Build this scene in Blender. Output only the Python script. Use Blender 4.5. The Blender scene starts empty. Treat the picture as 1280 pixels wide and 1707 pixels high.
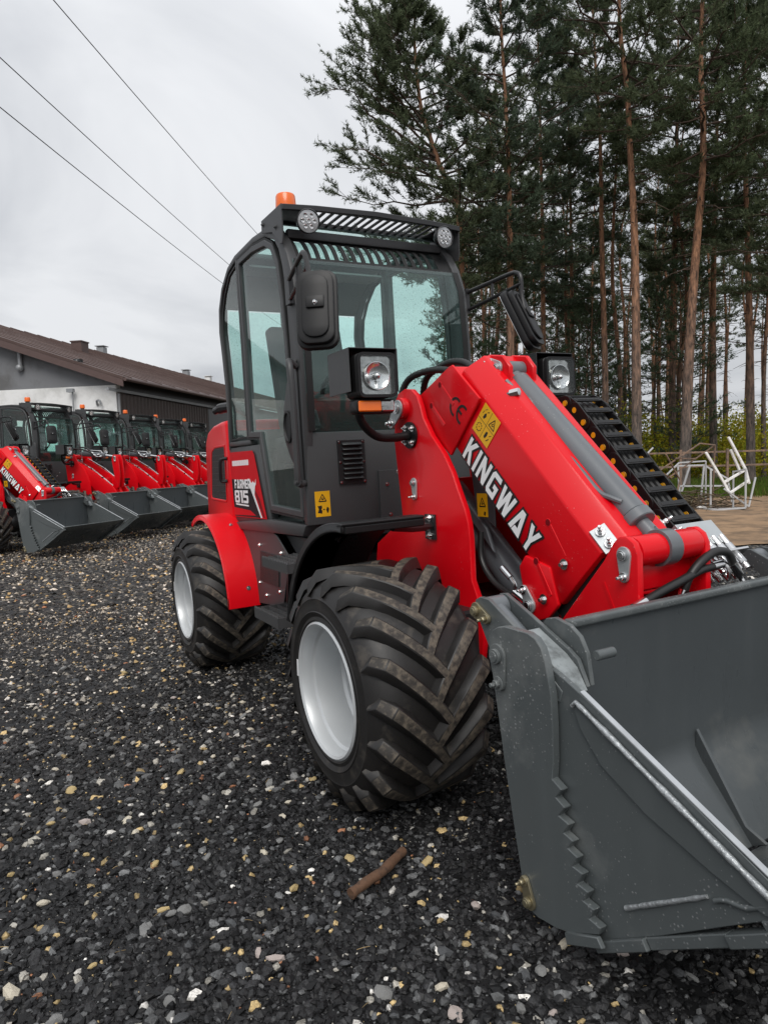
import bpy, bmesh, math, random
import numpy as np
from mathutils import Matrix, Vector
rnd = random.Random(7)
scene = bpy.context.scene
COL = scene.collection

# ------------------------------------------------------------------ camera
def cam_axes(yaw, pitch, roll):
    f = Vector((math.cos(yaw)*math.cos(pitch), math.sin(yaw)*math.cos(pitch), math.sin(pitch)))
    r = f.cross(Vector((0, 0, 1))).normalized(); u = r.cross(f)
    c, s = math.cos(roll), math.sin(roll)
    return f, c*r+s*u, -s*r+c*u
CAM = Vector((2.07901602, -1.61240512, 1.14008824))
YAW, PITCH = 2.644465, -0.0737434
def cam_matrix(roll):
    f, r, u = cam_axes(YAW, PITCH, roll)
    m = Matrix(((r.x, u.x, -f.x), (r.y, u.y, -f.y), (r.z, u.z, -f.z))).to_4x4()
    m.translation = CAM
    return m
cd = bpy.data.cameras.new('camera'); cam = bpy.data.objects.new('camera', cd); COL.objects.link(cam)
cam.matrix_world = cam_matrix(-0.028)
cd.sensor_fit = 'HORIZONTAL'; cd.sensor_width = 36.0; cd.lens = 36*1165.67/1280
cd.clip_start = 0.02; cd.clip_end = 2000
scene.camera = cam
# the yard drains a little to one side: the parked machine leans with it by under two degrees
LEAN = cam_matrix(-0.028) @ cam_matrix(-0.0596778).inverted()

# ------------------------------------------------------------------ sky, sun, exposure
world = bpy.data.worlds.new('World'); scene.world = world; world.use_nodes = True
nt = world.node_tree; nt.nodes.clear()
def N(tree, typ, **kw):
    n = tree.nodes.new(typ)
    for k, v in kw.items():
        if k in ('x', 'inp'): continue
        setattr(n, k, v)
    for k, v in kw.get('inp', {}).items(): n.inputs[k].default_value = v
    return n
SUN_EL, SUN_AZ = math.radians(50), math.radians(118)
wo = N(nt, 'ShaderNodeOutputWorld'); tc = N(nt, 'ShaderNodeTexCoord')
sep = N(nt, 'ShaderNodeSeparateXYZ'); nt.links.new(tc.outputs['Generated'], sep.inputs[0])
def wm(op, a, b=None, clamp=False):
    n = N(nt, 'ShaderNodeMath', operation=op, use_clamp=clamp)
    for i, v in enumerate((a, b)):
        if v is None: continue
        if isinstance(v, (int, float)): n.inputs[i].default_value = v
        else: nt.links.new(v, n.inputs[i])
    return n.outputs[0]
zz = wm('MAXIMUM', sep.outputs[2], 0.0)
den = wm('ADD', zz, 0.22)
cv = N(nt, 'ShaderNodeCombineXYZ')
nt.links.new(wm('DIVIDE', sep.outputs[0], den), cv.inputs[0]); nt.links.new(wm('DIVIDE', sep.outputs[1], den), cv.inputs[1])
no = N(nt, 'ShaderNodeTexNoise', inp={'Scale': 0.95, 'Detail': 6.0, 'Roughness': 0.52, 'Distortion': 0.5}); nt.links.new(cv.outputs[0], no.inputs['Vector'])
ramp = N(nt, 'ShaderNodeValToRGB'); nt.links.new(no.outputs['Fac'], ramp.inputs[0])
ramp.color_ramp.elements[0].position = 0.33; ramp.color_ramp.elements[0].color = (0.355, 0.372, 0.402, 1)
ramp.color_ramp.elements[1].position = 0.62; ramp.color_ramp.elements[1].color = (0.65, 0.66, 0.678, 1)
gr = wm('ADD', wm('MULTIPLY', wm('MULTIPLY', zz, zz), 0.7), 1.0)
mulc = N(nt, 'ShaderNodeVectorMath', operation='SCALE'); nt.links.new(ramp.outputs[0], mulc.inputs[0]); nt.links.new(gr, mulc.inputs['Scale'])
bg1 = N(nt, 'ShaderNodeBackground', inp={'Strength': 1.0}); nt.links.new(mulc.outputs[0], bg1.inputs[0])
sky = N(nt, 'ShaderNodeTexSky', sky_type='NISHITA', sun_disc=False, sun_elevation=SUN_EL, sun_rotation=SUN_AZ, air_density=1.0, dust_density=4.0)
bg2 = N(nt, 'ShaderNodeBackground', inp={'Strength': 0.06}); nt.links.new(sky.outputs[0], bg2.inputs[0])
mx = N(nt, 'ShaderNodeMixShader', inp={0: 0.10}); nt.links.new(bg1.outputs[0], mx.inputs[1]); nt.links.new(bg2.outputs[0], mx.inputs[2])
nt.links.new(mx.outputs[0], wo.inputs[0])
sl = bpy.data.lights.new('sun', 'SUN'); sl.energy = 1.5; sl.angle = math.radians(35); sl.color = (1, 0.97, 0.93)
sun = bpy.data.objects.new('sun', sl); COL.objects.link(sun)
sun.rotation_euler = Vector((math.sin(SUN_AZ)*math.cos(SUN_EL), math.cos(SUN_AZ)*math.cos(SUN_EL), math.sin(SUN_EL))).to_track_quat('Z', 'Y').to_euler()
vs = scene.view_settings; vs.view_transform = 'Standard'; vs.look = 'None'; vs.gamma = 1; vs.exposure = 0.40; vs.use_curve_mapping = False
scene.cycles.transparent_max_bounces = 32; scene.cycles.max_bounces = 8

# ------------------------------------------------------------------ materials
def mat(name, col, rough=0.5, metal=0.0, var=0.12, vs=6.0, bump=0.0, bs=60.0, coat=0.0, drop_glints=0.0, dirt=None, dirt_amt=0.0, dirt_s=9.0, spec=0.5, scratch=0.0):
    m = bpy.data.materials.new(name); m.use_nodes = True; t = m.node_tree; L = t.links.new
    b = t.nodes['Principled BSDF']; b.inputs['Roughness'].default_value = rough; b.inputs['Metallic'].default_value = metal
    b.inputs['Coat Weight'].default_value = coat; b.inputs['Coat Roughness'].default_value = 0.12
    b.inputs['Specular IOR Level'].default_value = spec
    tx = N(t, 'ShaderNodeTexCoord'); n1 = N(t, 'ShaderNodeTexNoise', inp={'Scale': vs, 'Detail': 4.0}); L(tx.outputs['Object'], n1.inputs['Vector'])
    def mix(fac, a, c):
        x = N(t, 'ShaderNodeMix', data_type='RGBA')
        if isinstance(fac, float): x.inputs[0].default_value = fac
        else: L(fac, x.inputs[0])
        for i, v in ((6, a), (7, c)):
            if isinstance(v, tuple): x.inputs[i].default_value = (*v[:3], 1)
            else: L(v, x.inputs[i])
        return x.outputs[2]
    def math_(op, a, b2, clamp=True):
        n = N(t, 'ShaderNodeMath', operation=op, use_clamp=clamp)
        for i, v in enumerate((a, b2)):
            if isinstance(v, (int, float)): n.inputs[i].default_value = v
            else: L(v, n.inputs[i])
        return n.outputs[0]
    lo = tuple(c*(1-var) for c in col); hi = tuple(min(1, c*(1+var)) for c in col)
    c = mix(n1.outputs['Fac'], lo, hi)
    height = None
    if dirt:
        n2 = N(t, 'ShaderNodeTexNoise', inp={'Scale': dirt_s, 'Detail': 8.0, 'Roughness': 0.65}); L(tx.outputs['Object'], n2.inputs['Vector'])
        r = N(t, 'ShaderNodeMapRange', inp={1: 0.62-dirt_amt*0.35, 2: 0.75-dirt_amt*0.2}); L(n2.outputs['Fac'], r.inputs[0])
        c = mix(r.outputs[0], c, dirt)
    if scratch:
        mp = N(t, 'ShaderNodeMapping', inp={'Scale': (11, 11, 0.9)}); L(tx.outputs['Object'], mp.inputs[0])
        n3 = N(t, 'ShaderNodeTexNoise', inp={'Scale': 1.5, 'Detail': 3.0}); L(mp.outputs[0], n3.inputs['Vector'])
        rr = N(t, 'ShaderNodeMapRange', inp={1: 0.35, 2: 0.7, 3: max(0.05, rough-scratch), 4: rough+scratch}); L(n3.outputs['Fac'], rr.inputs[0]); L(rr.outputs[0], b.inputs['Roughness'])
    if drop_glints:
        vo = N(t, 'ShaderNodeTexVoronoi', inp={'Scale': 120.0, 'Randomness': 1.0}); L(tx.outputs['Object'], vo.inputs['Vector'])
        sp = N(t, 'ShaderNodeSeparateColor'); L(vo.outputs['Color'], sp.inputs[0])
        rad0 = math_('MULTIPLY', math_('MULTIPLY', sp.outputs[0], sp.outputs[0]), 0.40*drop_glints)
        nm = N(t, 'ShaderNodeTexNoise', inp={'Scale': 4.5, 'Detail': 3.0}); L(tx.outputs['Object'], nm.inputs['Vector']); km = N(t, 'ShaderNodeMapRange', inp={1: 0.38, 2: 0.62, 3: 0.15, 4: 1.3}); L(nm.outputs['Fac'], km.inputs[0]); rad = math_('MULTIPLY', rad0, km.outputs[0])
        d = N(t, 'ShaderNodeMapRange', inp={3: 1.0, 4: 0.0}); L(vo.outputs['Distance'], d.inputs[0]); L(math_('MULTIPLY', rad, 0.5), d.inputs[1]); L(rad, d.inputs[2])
        c = mix(math_('MULTIPLY', d.outputs[0], 0.40), c, tuple(0.35+0.5*x for x in col))  # highlights of the raindrops mixed into the base colour as pale specks
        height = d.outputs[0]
    L(c, b.inputs['Base Color'])
    if bump or height is not None:
        bp = N(t, 'ShaderNodeBump', inp={'Strength': max(bump, 0.25), 'Distance': 0.004})
        n4 = N(t, 'ShaderNodeTexNoise', inp={'Scale': bs, 'Detail': 6.0}); L(tx.outputs['Object'], n4.inputs['Vector'])
        h = math_('MULTIPLY', n4.outputs['Fac'], bump if bump else 0.08, False)
        if height is not None: h = math_('ADD', h, height, False)
        L(h, bp.inputs['Height']); L(bp.outputs[0], b.inputs['Normal'])
        if coat: L(bp.outputs[0], b.inputs['Coat Normal'])
    return m

def glass(name, tint, fog=0.0, refl=1.0):
    m = bpy.data.materials.new(name); m.use_nodes = True; t = m.node_tree; L = t.links.new; t.nodes.clear()
    o = N(t, 'ShaderNodeOutputMaterial'); tr = N(t, 'ShaderNodeBsdfTransparent', inp={0: (*tint, 1)}); gl = N(t, 'ShaderNodeBsdfGlossy', inp={'Roughness': 0.02, 'Color': (0.95, 1, 0.98, 1)})
    fr = N(t, 'ShaderNodeFresnel', inp={'IOR': 1.5}); ge = N(t, 'ShaderNodeNewGeometry'); om = N(t, 'ShaderNodeMath', operation='SUBTRACT', inp={0: refl}); L(ge.outputs['Backfacing'], om.inputs[1]); mu = N(t, 'ShaderNodeMath', operation='MULTIPLY', use_clamp=True); L(fr.outputs[0], mu.inputs[0]); L(om.outputs[0], mu.inputs[1])
    m1 = N(t, 'ShaderNodeMixShader'); L(mu.outputs[0], m1.inputs[0]); L(tr.outputs[0], m1.inputs[1]); L(gl.outputs[0], m1.inputs[2])
    tx = N(t, 'ShaderNodeTexCoord'); vo = N(t, 'ShaderNodeTexVoronoi', inp={'Scale': 95.0}); L(tx.outputs['Object'], vo.inputs['Vector'])
    sp = N(t, 'ShaderNodeSeparateColor'); L(vo.outputs['Color'], sp.inputs[0])
    r1 = N(t, 'ShaderNodeMath', operation='MULTIPLY', inp={1: 0.30}); L(sp.outputs[0], r1.inputs[0])
    lt = N(t, 'ShaderNodeMath', operation='LESS_THAN'); L(vo.outputs['Distance'], lt.inputs[0]); L(r1.outputs[0], lt.inputs[1])
    no2 = N(t, 'ShaderNodeTexNoise', inp={'Scale': 220.0, 'Detail': 2.0}); L(tx.outputs['Object'], no2.inputs['Vector'])
    a1 = N(t, 'ShaderNodeMath', operation='MULTIPLY', inp={1: 0.22}); L(lt.outputs[0], a1.inputs[0])
    a2 = N(t, 'ShaderNodeMath', operation='MULTIPLY', inp={1: fog*2}); L(no2.outputs['Fac'], a2.inputs[0])
    a3 = N(t, 'ShaderNodeMath', operation='MAXIMUM'); L(a1.outputs[0], a3.inputs[0]); L(a2.outputs[0], a3.inputs[1])
    di = N(t, 'ShaderNodeBsdfDiffuse', inp={0: (0.30, 0.35, 0.34, 1)}); tl = N(t, 'ShaderNodeBsdfTranslucent', inp={0: (0.35, 0.40, 0.39, 1)}); ad = N(t, 'ShaderNodeMixShader', inp={0: 0.5}); L(di.outputs[0], ad.inputs[1]); L(tl.outputs[0], ad.inputs[2])
    m2 = N(t, 'ShaderNodeMixShader'); L(a3.outputs[0], m2.inputs[0]); L(m1.outputs[0], m2.inputs[1]); L(ad.outputs[0], m2.inputs[2]); L(m2.outputs[0], o.inputs[0])
    return m

M = {}
M['red'] = mat('red_paint', (0.68, 0.002, 0.008), 0.36, var=0.05, coat=0.2, drop_glints=0.5, spec=0.25, bump=0.03, bs=300)
M['grey'] = mat('dark_grey_paint', (0.055, 0.056, 0.058), 0.45, var=0.12, coat=0.05, drop_glints=0.35, spec=0.35)
M['bucket'] = mat('bucket_grey_paint', (0.082, 0.093, 0.095), 0.42, var=0.10, vs=3, coat=0.12, drop_glints=1.0, scratch=0.10, dirt=(0.15, 0.16, 0.158), dirt_amt=0.22, dirt_s=4.0)
M['bucket_in'] = mat('bucket_inner_paint', (0.068, 0.077, 0.081), 0.36, var=0.2, vs=2.0, coat=0.1, drop_glints=0.3, scratch=0.10, dirt=(0.12, 0.125, 0.12), dirt_amt=0.25, dirt_s=3.0)
M['weld'] = mat('weld_bead', (0.36, 0.38, 0.39), 0.35, 0.5, var=0.5, vs=90, bump=0.9, bs=120)
M['edge'] = mat('worn_steel_edge', (0.42, 0.44, 0.46), 0.4, 0.3, var=0.3, vs=20)
M['black'] = mat('black_plastic', (0.009, 0.009, 0.0095), 0.45, var=0.2, spec=0.35, bump=0.08, bs=200)
M['trim'] = mat('black_satin_metal', (0.018, 0.018, 0.019), 0.35, var=0.2, drop_glints=0.25)
M['seal'] = mat('black_rubber_seal', (0.008, 0.008, 0.008), 0.6)
M['tyre'] = mat('tyre_rubber', (0.013, 0.012, 0.0115), 0.5, var=0.3, vs=12, bump=0.25, bs=70, dirt=(0.055, 0.048, 0.040), dirt_amt=0.15, dirt_s=14)
M['lug'] = mat('muddy_tread_top', (0.030, 0.026, 0.022), 0.7, var=0.4, vs=25, bump=0.5, bs=110, dirt=(0.13, 0.108, 0.082), dirt_amt=0.6, dirt_s=38)
M['rim'] = mat('silver_rim_paint', (0.55, 0.57, 0.58), 0.38, 0.25, var=0.06, coat=0.3)
M['chrome'] = mat('polished_steel', (0.72, 0.72, 0.72), 0.18, 1.0, var=0.05)
M['zinc'] = mat('zinc_plate', (0.50, 0.53, 0.54), 0.35, 0.6, var=0.12, vs=15, drop_glints=0.4)
M['primer'] = mat('bare_primed_plate', (0.27, 0.295, 0.30), 0.45, 0.2, var=0.35, vs=18, dirt=(0.12, 0.13, 0.13), dirt_amt=0.5, dirt_s=22)
M['brass'] = mat('yellow_zinc', (0.34, 0.30, 0.20), 0.38, 0.8, var=0.2, vs=20)
M['cyl'] = mat('cylinder_grey_paint', (0.12, 0.13, 0.14), 0.36, var=0.12, coat=0.3, drop_glints=0.5)
M['hose'] = mat('hydraulic_hose', (0.016, 0.016, 0.016), 0.45, var=0.2)
M['yellow'] = mat('yellow_film', (0.80, 0.42, 0.01), 0.4, var=0.04)
M['dot'] = mat('yellow_plug', (0.85, 0.40, 0.01), 0.4, var=0.06)
M['ink'] = mat('black_print', (0.01, 0.01, 0.01), 0.45)
M['white'] = mat('white_print', (0.86, 0.86, 0.86), 0.5, var=0.02, spec=0.2)
M['decal_red'] = mat('decal_red', (0.62, 0.003, 0.010), 0.5, var=0.08, spec=0.15)
M['decal_dark'] = mat('decal_charcoal', (0.014, 0.014, 0.016), 0.5, var=0.1, spec=0.15)
M['decal_wine'] = mat('decal_wine', (0.20, 0.004, 0.008), 0.5, var=0.2, spec=0.15)
M['amber'] = mat('amber_lens', (0.85, 0.16, 0.005), 0.25, coat=0.5, bump=0.4, bs=150)
M['beacon'] = mat('orange_beacon', (0.90, 0.15, 0.004), 0.3, coat=0.5, bump=0.2, bs=90)
M['lens'] = mat('clear_lens', (0.36, 0.36, 0.35), 0.16, 0.9, var=0.8, vs=38, bump=0.9, bs=26, coat=0.9)
M['led'] = mat('led_lens', (0.50, 0.51, 0.52), 0.2, 0.5, var=0.3, vs=60, bump=0.5, bs=90, coat=0.6)
M['mesh'] = mat('perforated_black', (0.016, 0.016, 0.016), 0.55, var=0.5, vs=160, bump=0.9, bs=240)
M['fabric'] = mat('seat_fabric', (0.035, 0.036, 0.038), 0.8)
M['liner'] = mat('cab_liner', (0.16, 0.17, 0.17), 0.8)
M['glass'] = glass('tinted_cab_glass', (0.88, 0.985, 0.965), 0.010)
M['glass_door'] = glass('rain_spotted_door_glass', (0.86, 0.955, 0.935), 0.045)
M['lamp_glass'] = glass('lamp_glass', (0.97, 0.98, 0.98), 0.0, 0.9)
M['mirror'] = mat('mirror_face', (0.8, 0.8, 0.8), 0.03, 1.0, var=0.0)

# ------------------------------------------------------------------ mesh helpers
class G:
    def __init__(s): s.v = []; s.f = []; s.m = []; s.mi = 0
    def add(s, vs, fs, mi=None):
        o = len(s.v); s.v += [tuple(x) for x in vs]; s.f += [tuple(i+o for i in f) for f in fs]; s.m += [s.mi if mi is None else mi]*len(fs); return s
    def box(s, x0, x1, y0, y1, z0, z1, mi=None):
        return s.add([(x, y, z) for x in (x0, x1) for y in (y0, y1) for z in (z0, z1)], [(0, 1, 3, 2), (4, 6, 7, 5), (0, 4, 5, 1), (2, 3, 7, 6), (0, 2, 6, 4), (1, 5, 7, 3)], mi)
    def obox(s, c, ax, ay, az, mi=None):
        c, ax, ay, az = map(Vector, (c, ax, ay, az))
        return s.add([c+i*ax+j*ay+k*az for i in (-1, 1) for j in (-1, 1) for k in (-1, 1)], [(0, 1, 3, 2), (4, 6, 7, 5), (0, 4, 5, 1), (2, 3, 7, 6), (0, 2, 6, 4), (1, 5, 7, 3)], mi)
    def bar(s, a, b, w, h, mi=None, up=(0, 0, 1)):
        a, b = Vector(a), Vector(b); d = b-a; L = d.length; d.normalize(); up = Vector(up)
        if abs(d.dot(up)) > 0.95: up = Vector((1, 0, 0))
        sd = d.cross(up).normalized(); u = sd.cross(d)
        return s.obox((a+b)/2, d*L/2, sd*w/2, u*h/2, mi)
    def poly(s, fn, pts, t0, t1, mi=None):
        n = len(pts); a = [fn(p, t0) for p in pts]; b = [fn(p, t1) for p in pts]
        return s.add(a+b, [tuple(range(n)), tuple(range(2*n-1, n-1, -1))]+[(i, (i+1) % n, n+(i+1) % n, n+i) for i in range(n)], mi)
    def py(s, pts, y0, y1, mi=None): return s.poly(lambda p, t: (p[0], t, p[1]), pts, y0, y1, mi)
    def px(s, pts, x0, x1, mi=None): return s.poly(lambda p, t: (t, p[0], p[1]), pts, x0, x1, mi)
    def pz(s, pts, z0, z1, mi=None): return s.poly(lambda p, t: (p[0], p[1], t), pts, z0, z1, mi)
    def ring(s, pts, w, y0, y1, mi=None, closed=True):
        # a band of width w (number or list, to the left of the path) in the XZ plane
        n = len(pts); P = [Vector((p[0], p[1])) for p in pts]; ins = []
        for i in range(n):
            a = P[(i-1) % n] if closed or i > 0 else P[i]; b = P[(i+1) % n] if closed or i < n-1 else P[i]
            p = P[i]; d1 = (p-a); d2 = (b-p)
            d1 = d1.normalized() if d1.length > 1e-9 else d2.normalized(); d2 = d2.normalized() if d2.length > 1e-9 else d1
            n1 = Vector((-d1.y, d1.x)); n2 = Vector((-d2.y, d2.x)); nn = (n1+n2); nn = nn.normalized() if nn.length > 1e-6 else n1
            ww = (w[i] if isinstance(w, (list, tuple)) else w)/max(0.5, nn.dot(n1)); ins.append(p+nn*ww)
        vs = [(p.x, y0, p.y) for p in P]+[(p.x, y0, p.y) for p in ins]+[(p.x, y1, p.y) for p in P]+[(p.x, y1, p.y) for p in ins]
        fs = []
        for i in range(n if closed else n-1):
            j = (i+1) % n
            fs += [(i, j, n+j, n+i), (2*n+i, 3*n+i, 3*n+j, 2*n+j), (i, 2*n+i, 2*n+j, j), (n+i, n+j, 3*n+j, 3*n+i)]
        if not closed: fs += [(0, n, 3*n, 2*n), (n-1, 3*n-1, 4*n-1, 2*n-1)]
        return s.add(vs, fs, mi)
    def tube(s, path, r, n=8, mi=None, caps=True):
        P = [Vector(p) for p in path]; k = len(P); vs = []; fs = []; prev = None
        for i, p in enumerate(P):
            d = (P[min(i+1, k-1)]-P[max(i-1, 0)]).normalized()
            if prev is None:
                a = d.cross(Vector((0, 0, 1)));  a = a if a.length > 0.1 else d.cross(Vector((1, 0, 0)))
            else: a = prev-d*prev.dot(d)
            a.normalize(); prev = a; b = d.cross(a); rr = r[i] if isinstance(r, (list, tuple)) else r
            vs += [p+(a*math.cos(2*math.pi*j/n)+b*math.sin(2*math.pi*j/n))*rr for j in range(n)]
        for i in range(k-1): fs += [(i*n+j, i*n+(j+1) % n, (i+1)*n+(j+1) % n, (i+1)*n+j) for j in range(n)]
        if caps: fs += [tuple(range(n-1, -1, -1)), tuple(range((k-1)*n, k*n))]
        return s.add(vs, fs, mi)
    def cyl(s, a, b, r, n=16, mi=None, r2=None): return s.tube([a, b], [r, r if r2 is None else r2], n, mi)
    def lathe(s, prof, o, ax, n=32, mi=None):
        o, ax = Vector(o), Vector(ax).normalized(); a = ax.cross(Vector((0.3, 0.2, 1))).normalized(); b = ax.cross(a); vs = []; fs = []; k = len(prof)
        for r, h in prof: vs += [o+ax*h+(a*math.cos(2*math.pi*j/n)+b*math.sin(2*math.pi*j/n))*r for j in range(n)]
        for i in range(k-1): fs += [(i*n+j, i*n+(j+1) % n, (i+1)*n+(j+1) % n, (i+1)*n+j) for j in range(n)]
        return s.add(vs, fs, mi)
    def sph(s, c, r, n=10, mi=None, sc=(1, 1, 1)):
        vs = []; fs = []; k = n//2
        for i in range(k+1):
            th = math.pi*i/k; vs += [(c[0]+r*sc[0]*math.sin(th)*math.cos(2*math.pi*j/n), c[1]+r*sc[1]*math.sin(th)*math.sin(2*math.pi*j/n), c[2]+r*sc[2]*math.cos(th)) for j in range(n)]
        for i in range(k): fs += [(i*n+j, (i+1)*n+j, (i+1)*n+(j+1) % n, i*n+(j+1) % n) for j in range(n)]
        return s.add(vs, fs, mi)
    def mirror(s):
        o = len(s.v); n = len(s.f); s.v += [(x, -y, z) for x, y, z in s.v]; s.f += [tuple(i+o for i in reversed(f)) for f in s.f[:n]]; s.m += s.m[:n]; return s
    def build(s, name, mats, parent=None, bevel=0.0, seg=1, ang=35, label=None, **props):
        mats = mats if isinstance(mats, (list, tuple)) else [mats]
        me = bpy.data.meshes.new(name); me.from_pydata(s.v, [], s.f)
        for i, k in enumerate(s.m): me.polygons[i].material_index = k
        bm = bmesh.new(); bm.from_mesh(me); bmesh.ops.remove_doubles(bm, verts=bm.verts, dist=1e-5); bmesh.ops.recalc_face_normals(bm, faces=bm.faces)
        if bevel:
            es = [e for e in bm.edges if len(e.link_faces) == 2 and e.calc_face_angle(0) > math.radians(ang)]
            bmesh.ops.bevel(bm, geom=es, offset=bevel, segments=seg, profile=0.5, affect='EDGES', clamp_overlap=True)
        big = [f for f in bm.faces if len(f.verts) > 4]
        if big: bmesh.ops.triangulate(bm, faces=big)
        bm.to_mesh(me); bm.free()
        for k in mats: me.materials.append(M[k] if isinstance(k, str) else k)
        me.polygons.foreach_set('use_smooth', [True]*len(me.polygons)); me.set_sharp_from_angle(angle=math.radians(ang))
        return link(name, me, parent, label, **props)
def link(name, me, parent=None, label=None, **props):
    o = bpy.data.objects.new(name, me); COL.objects.link(o)
    if parent: o.parent = parent
    if label: o['label'] = label
    for k, v in props.items(): o[k] = v
    return o
def thing(name, label, cat, mw=None, group=None):
    o = bpy.data.objects.new(name, None); COL.objects.link(o); o.empty_display_size = 0.3
    o['label'] = label; o['category'] = cat
    if group: o['group'] = group
    if mw is not None: o.matrix_world = mw
    return o
def copy_tree(o, parent=None, skip=()):
    c = o.copy(); COL.objects.link(c); c.parent = parent
    for ch in KIDS(o):
        if ch.name.split('.')[0] not in skip: copy_tree(ch, c, skip)
    return c
def KIDS(o): return list(o.children)
def arc(cx, cz, r, a0, a1, n): return [(cx+r*math.cos(math.radians(a0+(a1-a0)*i/n)), cz+r*math.sin(math.radians(a0+(a1-a0)*i/n))) for i in range(n+1)]
def spline(pts, k=6):
    P = [Vector(p) for p in pts]; out = []
    for i in range(len(P)-1):
        p0, p1, p2, p3 = P[max(i-1, 0)], P[i], P[i+1], P[min(i+2, len(P)-1)]
        for j in range(k):
            t = j/k; out.append(0.5*((2*p1)+(p2-p0)*t+(2*p0-5*p1+4*p2-p3)*t*t+(3*p1-p0-3*p2+p3)*t**3))
    return out+[P[-1]]
# ------------------------------------------------------------------ wheel loader (local frame: X forward, Y to its left, Z up, front axle at X=0)
RB, WB, TR, TY = 0.40, 2.017, 0.372, 0.535      # tyre radius, wheelbase, carcass radius, wheel centre offset
LET = {  # block letters on a unit grid
 'K': (0.88, [(0, 0), (.25, 0), (.25, .36), (.33, .43), (.60, 0), (.90, 0), (.50, .58), (.88, 1), (.56, 1), (.25, .66), (.25, 1), (0, 1)]),
 'I': (.25, [(0, 0), (.25, 0), (.25, 1), (0, 1)]),
 'N': (.9, [(0, 0), (.24, 0), (.24, .58), (.64, 0), (.9, 0), (.9, 1), (.66, 1), (.66, .42), (.26, 1), (0, 1)]),
 'G': (.9, [(.14, 0), (.9, 0), (.9, .56), (.48, .56), (.48, .37), (.66, .37), (.66, .21), (.25, .21), (.25, .79), (.9, .79), (.84, 1), (.14, 1), (0, .86), (0, .14)]),
 'W': (1.3, [(.22, 0), (.50, 0), (.65, .55), (.80, 0), (1.08, 0), (1.3, 1), (1.04, 1), (.93, .42), (.77, 1), (.53, 1), (.37, .42), (.26, 1), (0, 1)]),
 'A': (1.06, [(0, 0), (.28, 0), (.52, .70), (.68, .25), (.42, .25), (.33, .03), (.33, 0), (1.06, 0), (.70, 1), (.35, 1)]),
 'Y': (.92, [(.33, 0), (.59, 0), (.59, .40), (.95, 1), (.66, 1), (.46, .62), (.27, 1), (-.03, 1), (.33, .40)]),
 'F': (.72, [(0, 0), (.25, 0), (.25, .36), (.62, .36), (.62, .57), (.25, .57), (.25, .79), (.74, .79), (.74, 1), (0, 1)]),
 'R': (.78, [(0, 0), (.24, 0), (.24, .34), (.32, .34), (.54, 0), (.82, 0), (.57, .37), (.78, .48), (.78, .9), (.68, 1), (0, 1)]),
 'M': (.92, [(0, 0), (.22, 0), (.22, .6), (.46, .2), (.70, .6), (.70, 0), (.92, 0), (.92, 1), (.70, 1), (.46, .58), (.22, 1), (0, 1)]),
 'E': (.7, [(0, 0), (.72, 0), (.72, .2), (.25, .2), (.25, .4), (.64, .4), (.64, .6), (.25, .6), (.25, .8), (.72, .8), (.72, 1), (0, 1)]),
 '8': (.85, [(.1, 0), (.75, 0), (.85, .1), (.85, .44), (.79, .5), (.85, .56), (.85, .9), (.75, 1), (.1, 1), (0, .9), (0, .56), (.06, .5), (0, .44), (0, .1)]),
 '1': (.44, [(.16, 0), (.44, 0), (.44, 1), (0, 1), (0, .86), (.16, .82)]),
 '5': (.85, [(0, 0), (.75, 0), (.85, .1), (.85, .52), (.75, .62), (.26, .62), (.26, .79), (.85, .79), (.85, 1), (0, 1), (0, .42), (.58, .42), (.58, .2), (0, .2)])}
HOLE = {'R': [(.25, .54), (.54, .54), (.54, .80), (.25, .80)], '8': [(.27, .19), (.58, .19), (.58, .41), (.27, .41)], '8b': [(.27, .59), (.58, .59), (.58, .81), (.27, .81)]}
def plane(o, ex, ey):
    o, ex, ey = Vector(o), Vector(ex), Vector(ey); nn = ex.cross(ey).normalized()
    return lambda p, t: o+ex*p[0]+ey*p[1]+nn*t
def letters(g, fn, word, x, y, h, gap, sq=1.0, t0=0.0, t1=0.0006, mi=0, hole_mi=None, outline=0.0, out_mi=1):
    for ch in word:
        w, P = LET[ch]; Q = [(x+a*h*sq, y+b*h) for a, b in P]
        if outline:
            n = len(Q)
            for i in range(n):
                a, b = Vector(Q[i]), Vector(Q[(i+1) % n]); d = (b-a).normalized(); s = Vector((-d.y, d.x))*outline; d = d*outline
                tt = t0-0.0008+0.00002*(i % 9)
                g.poly(fn, [a-d-s, b+d-s, b+d+s, a-d+s], tt-0.0004, tt, out_mi)
        g.poly(fn, Q, t0, t1, mi)
        if hole_mi is not None:
            for k in (ch, ch+'b'):
                if k in HOLE: g.poly(fn, [(x+a*h*sq, y+b*h) for a, b in HOLE[k]], t1, t1+0.0003, hole_mi)
        x += (w*sq+gap)*h
    return x
def bolt(g, p, ax, r=0.009, h=0.010, mi=0):
    p, ax = Vector(p), Vector(ax).normalized(); g.cyl(p, p+ax*h*0.25, r*1.7, 12, mi); g.cyl(p+ax*h*0.25, p+ax*h, r, 6, mi); g.cyl(p+ax*h, p+ax*h*1.9, r*0.55, 8, mi)
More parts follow.
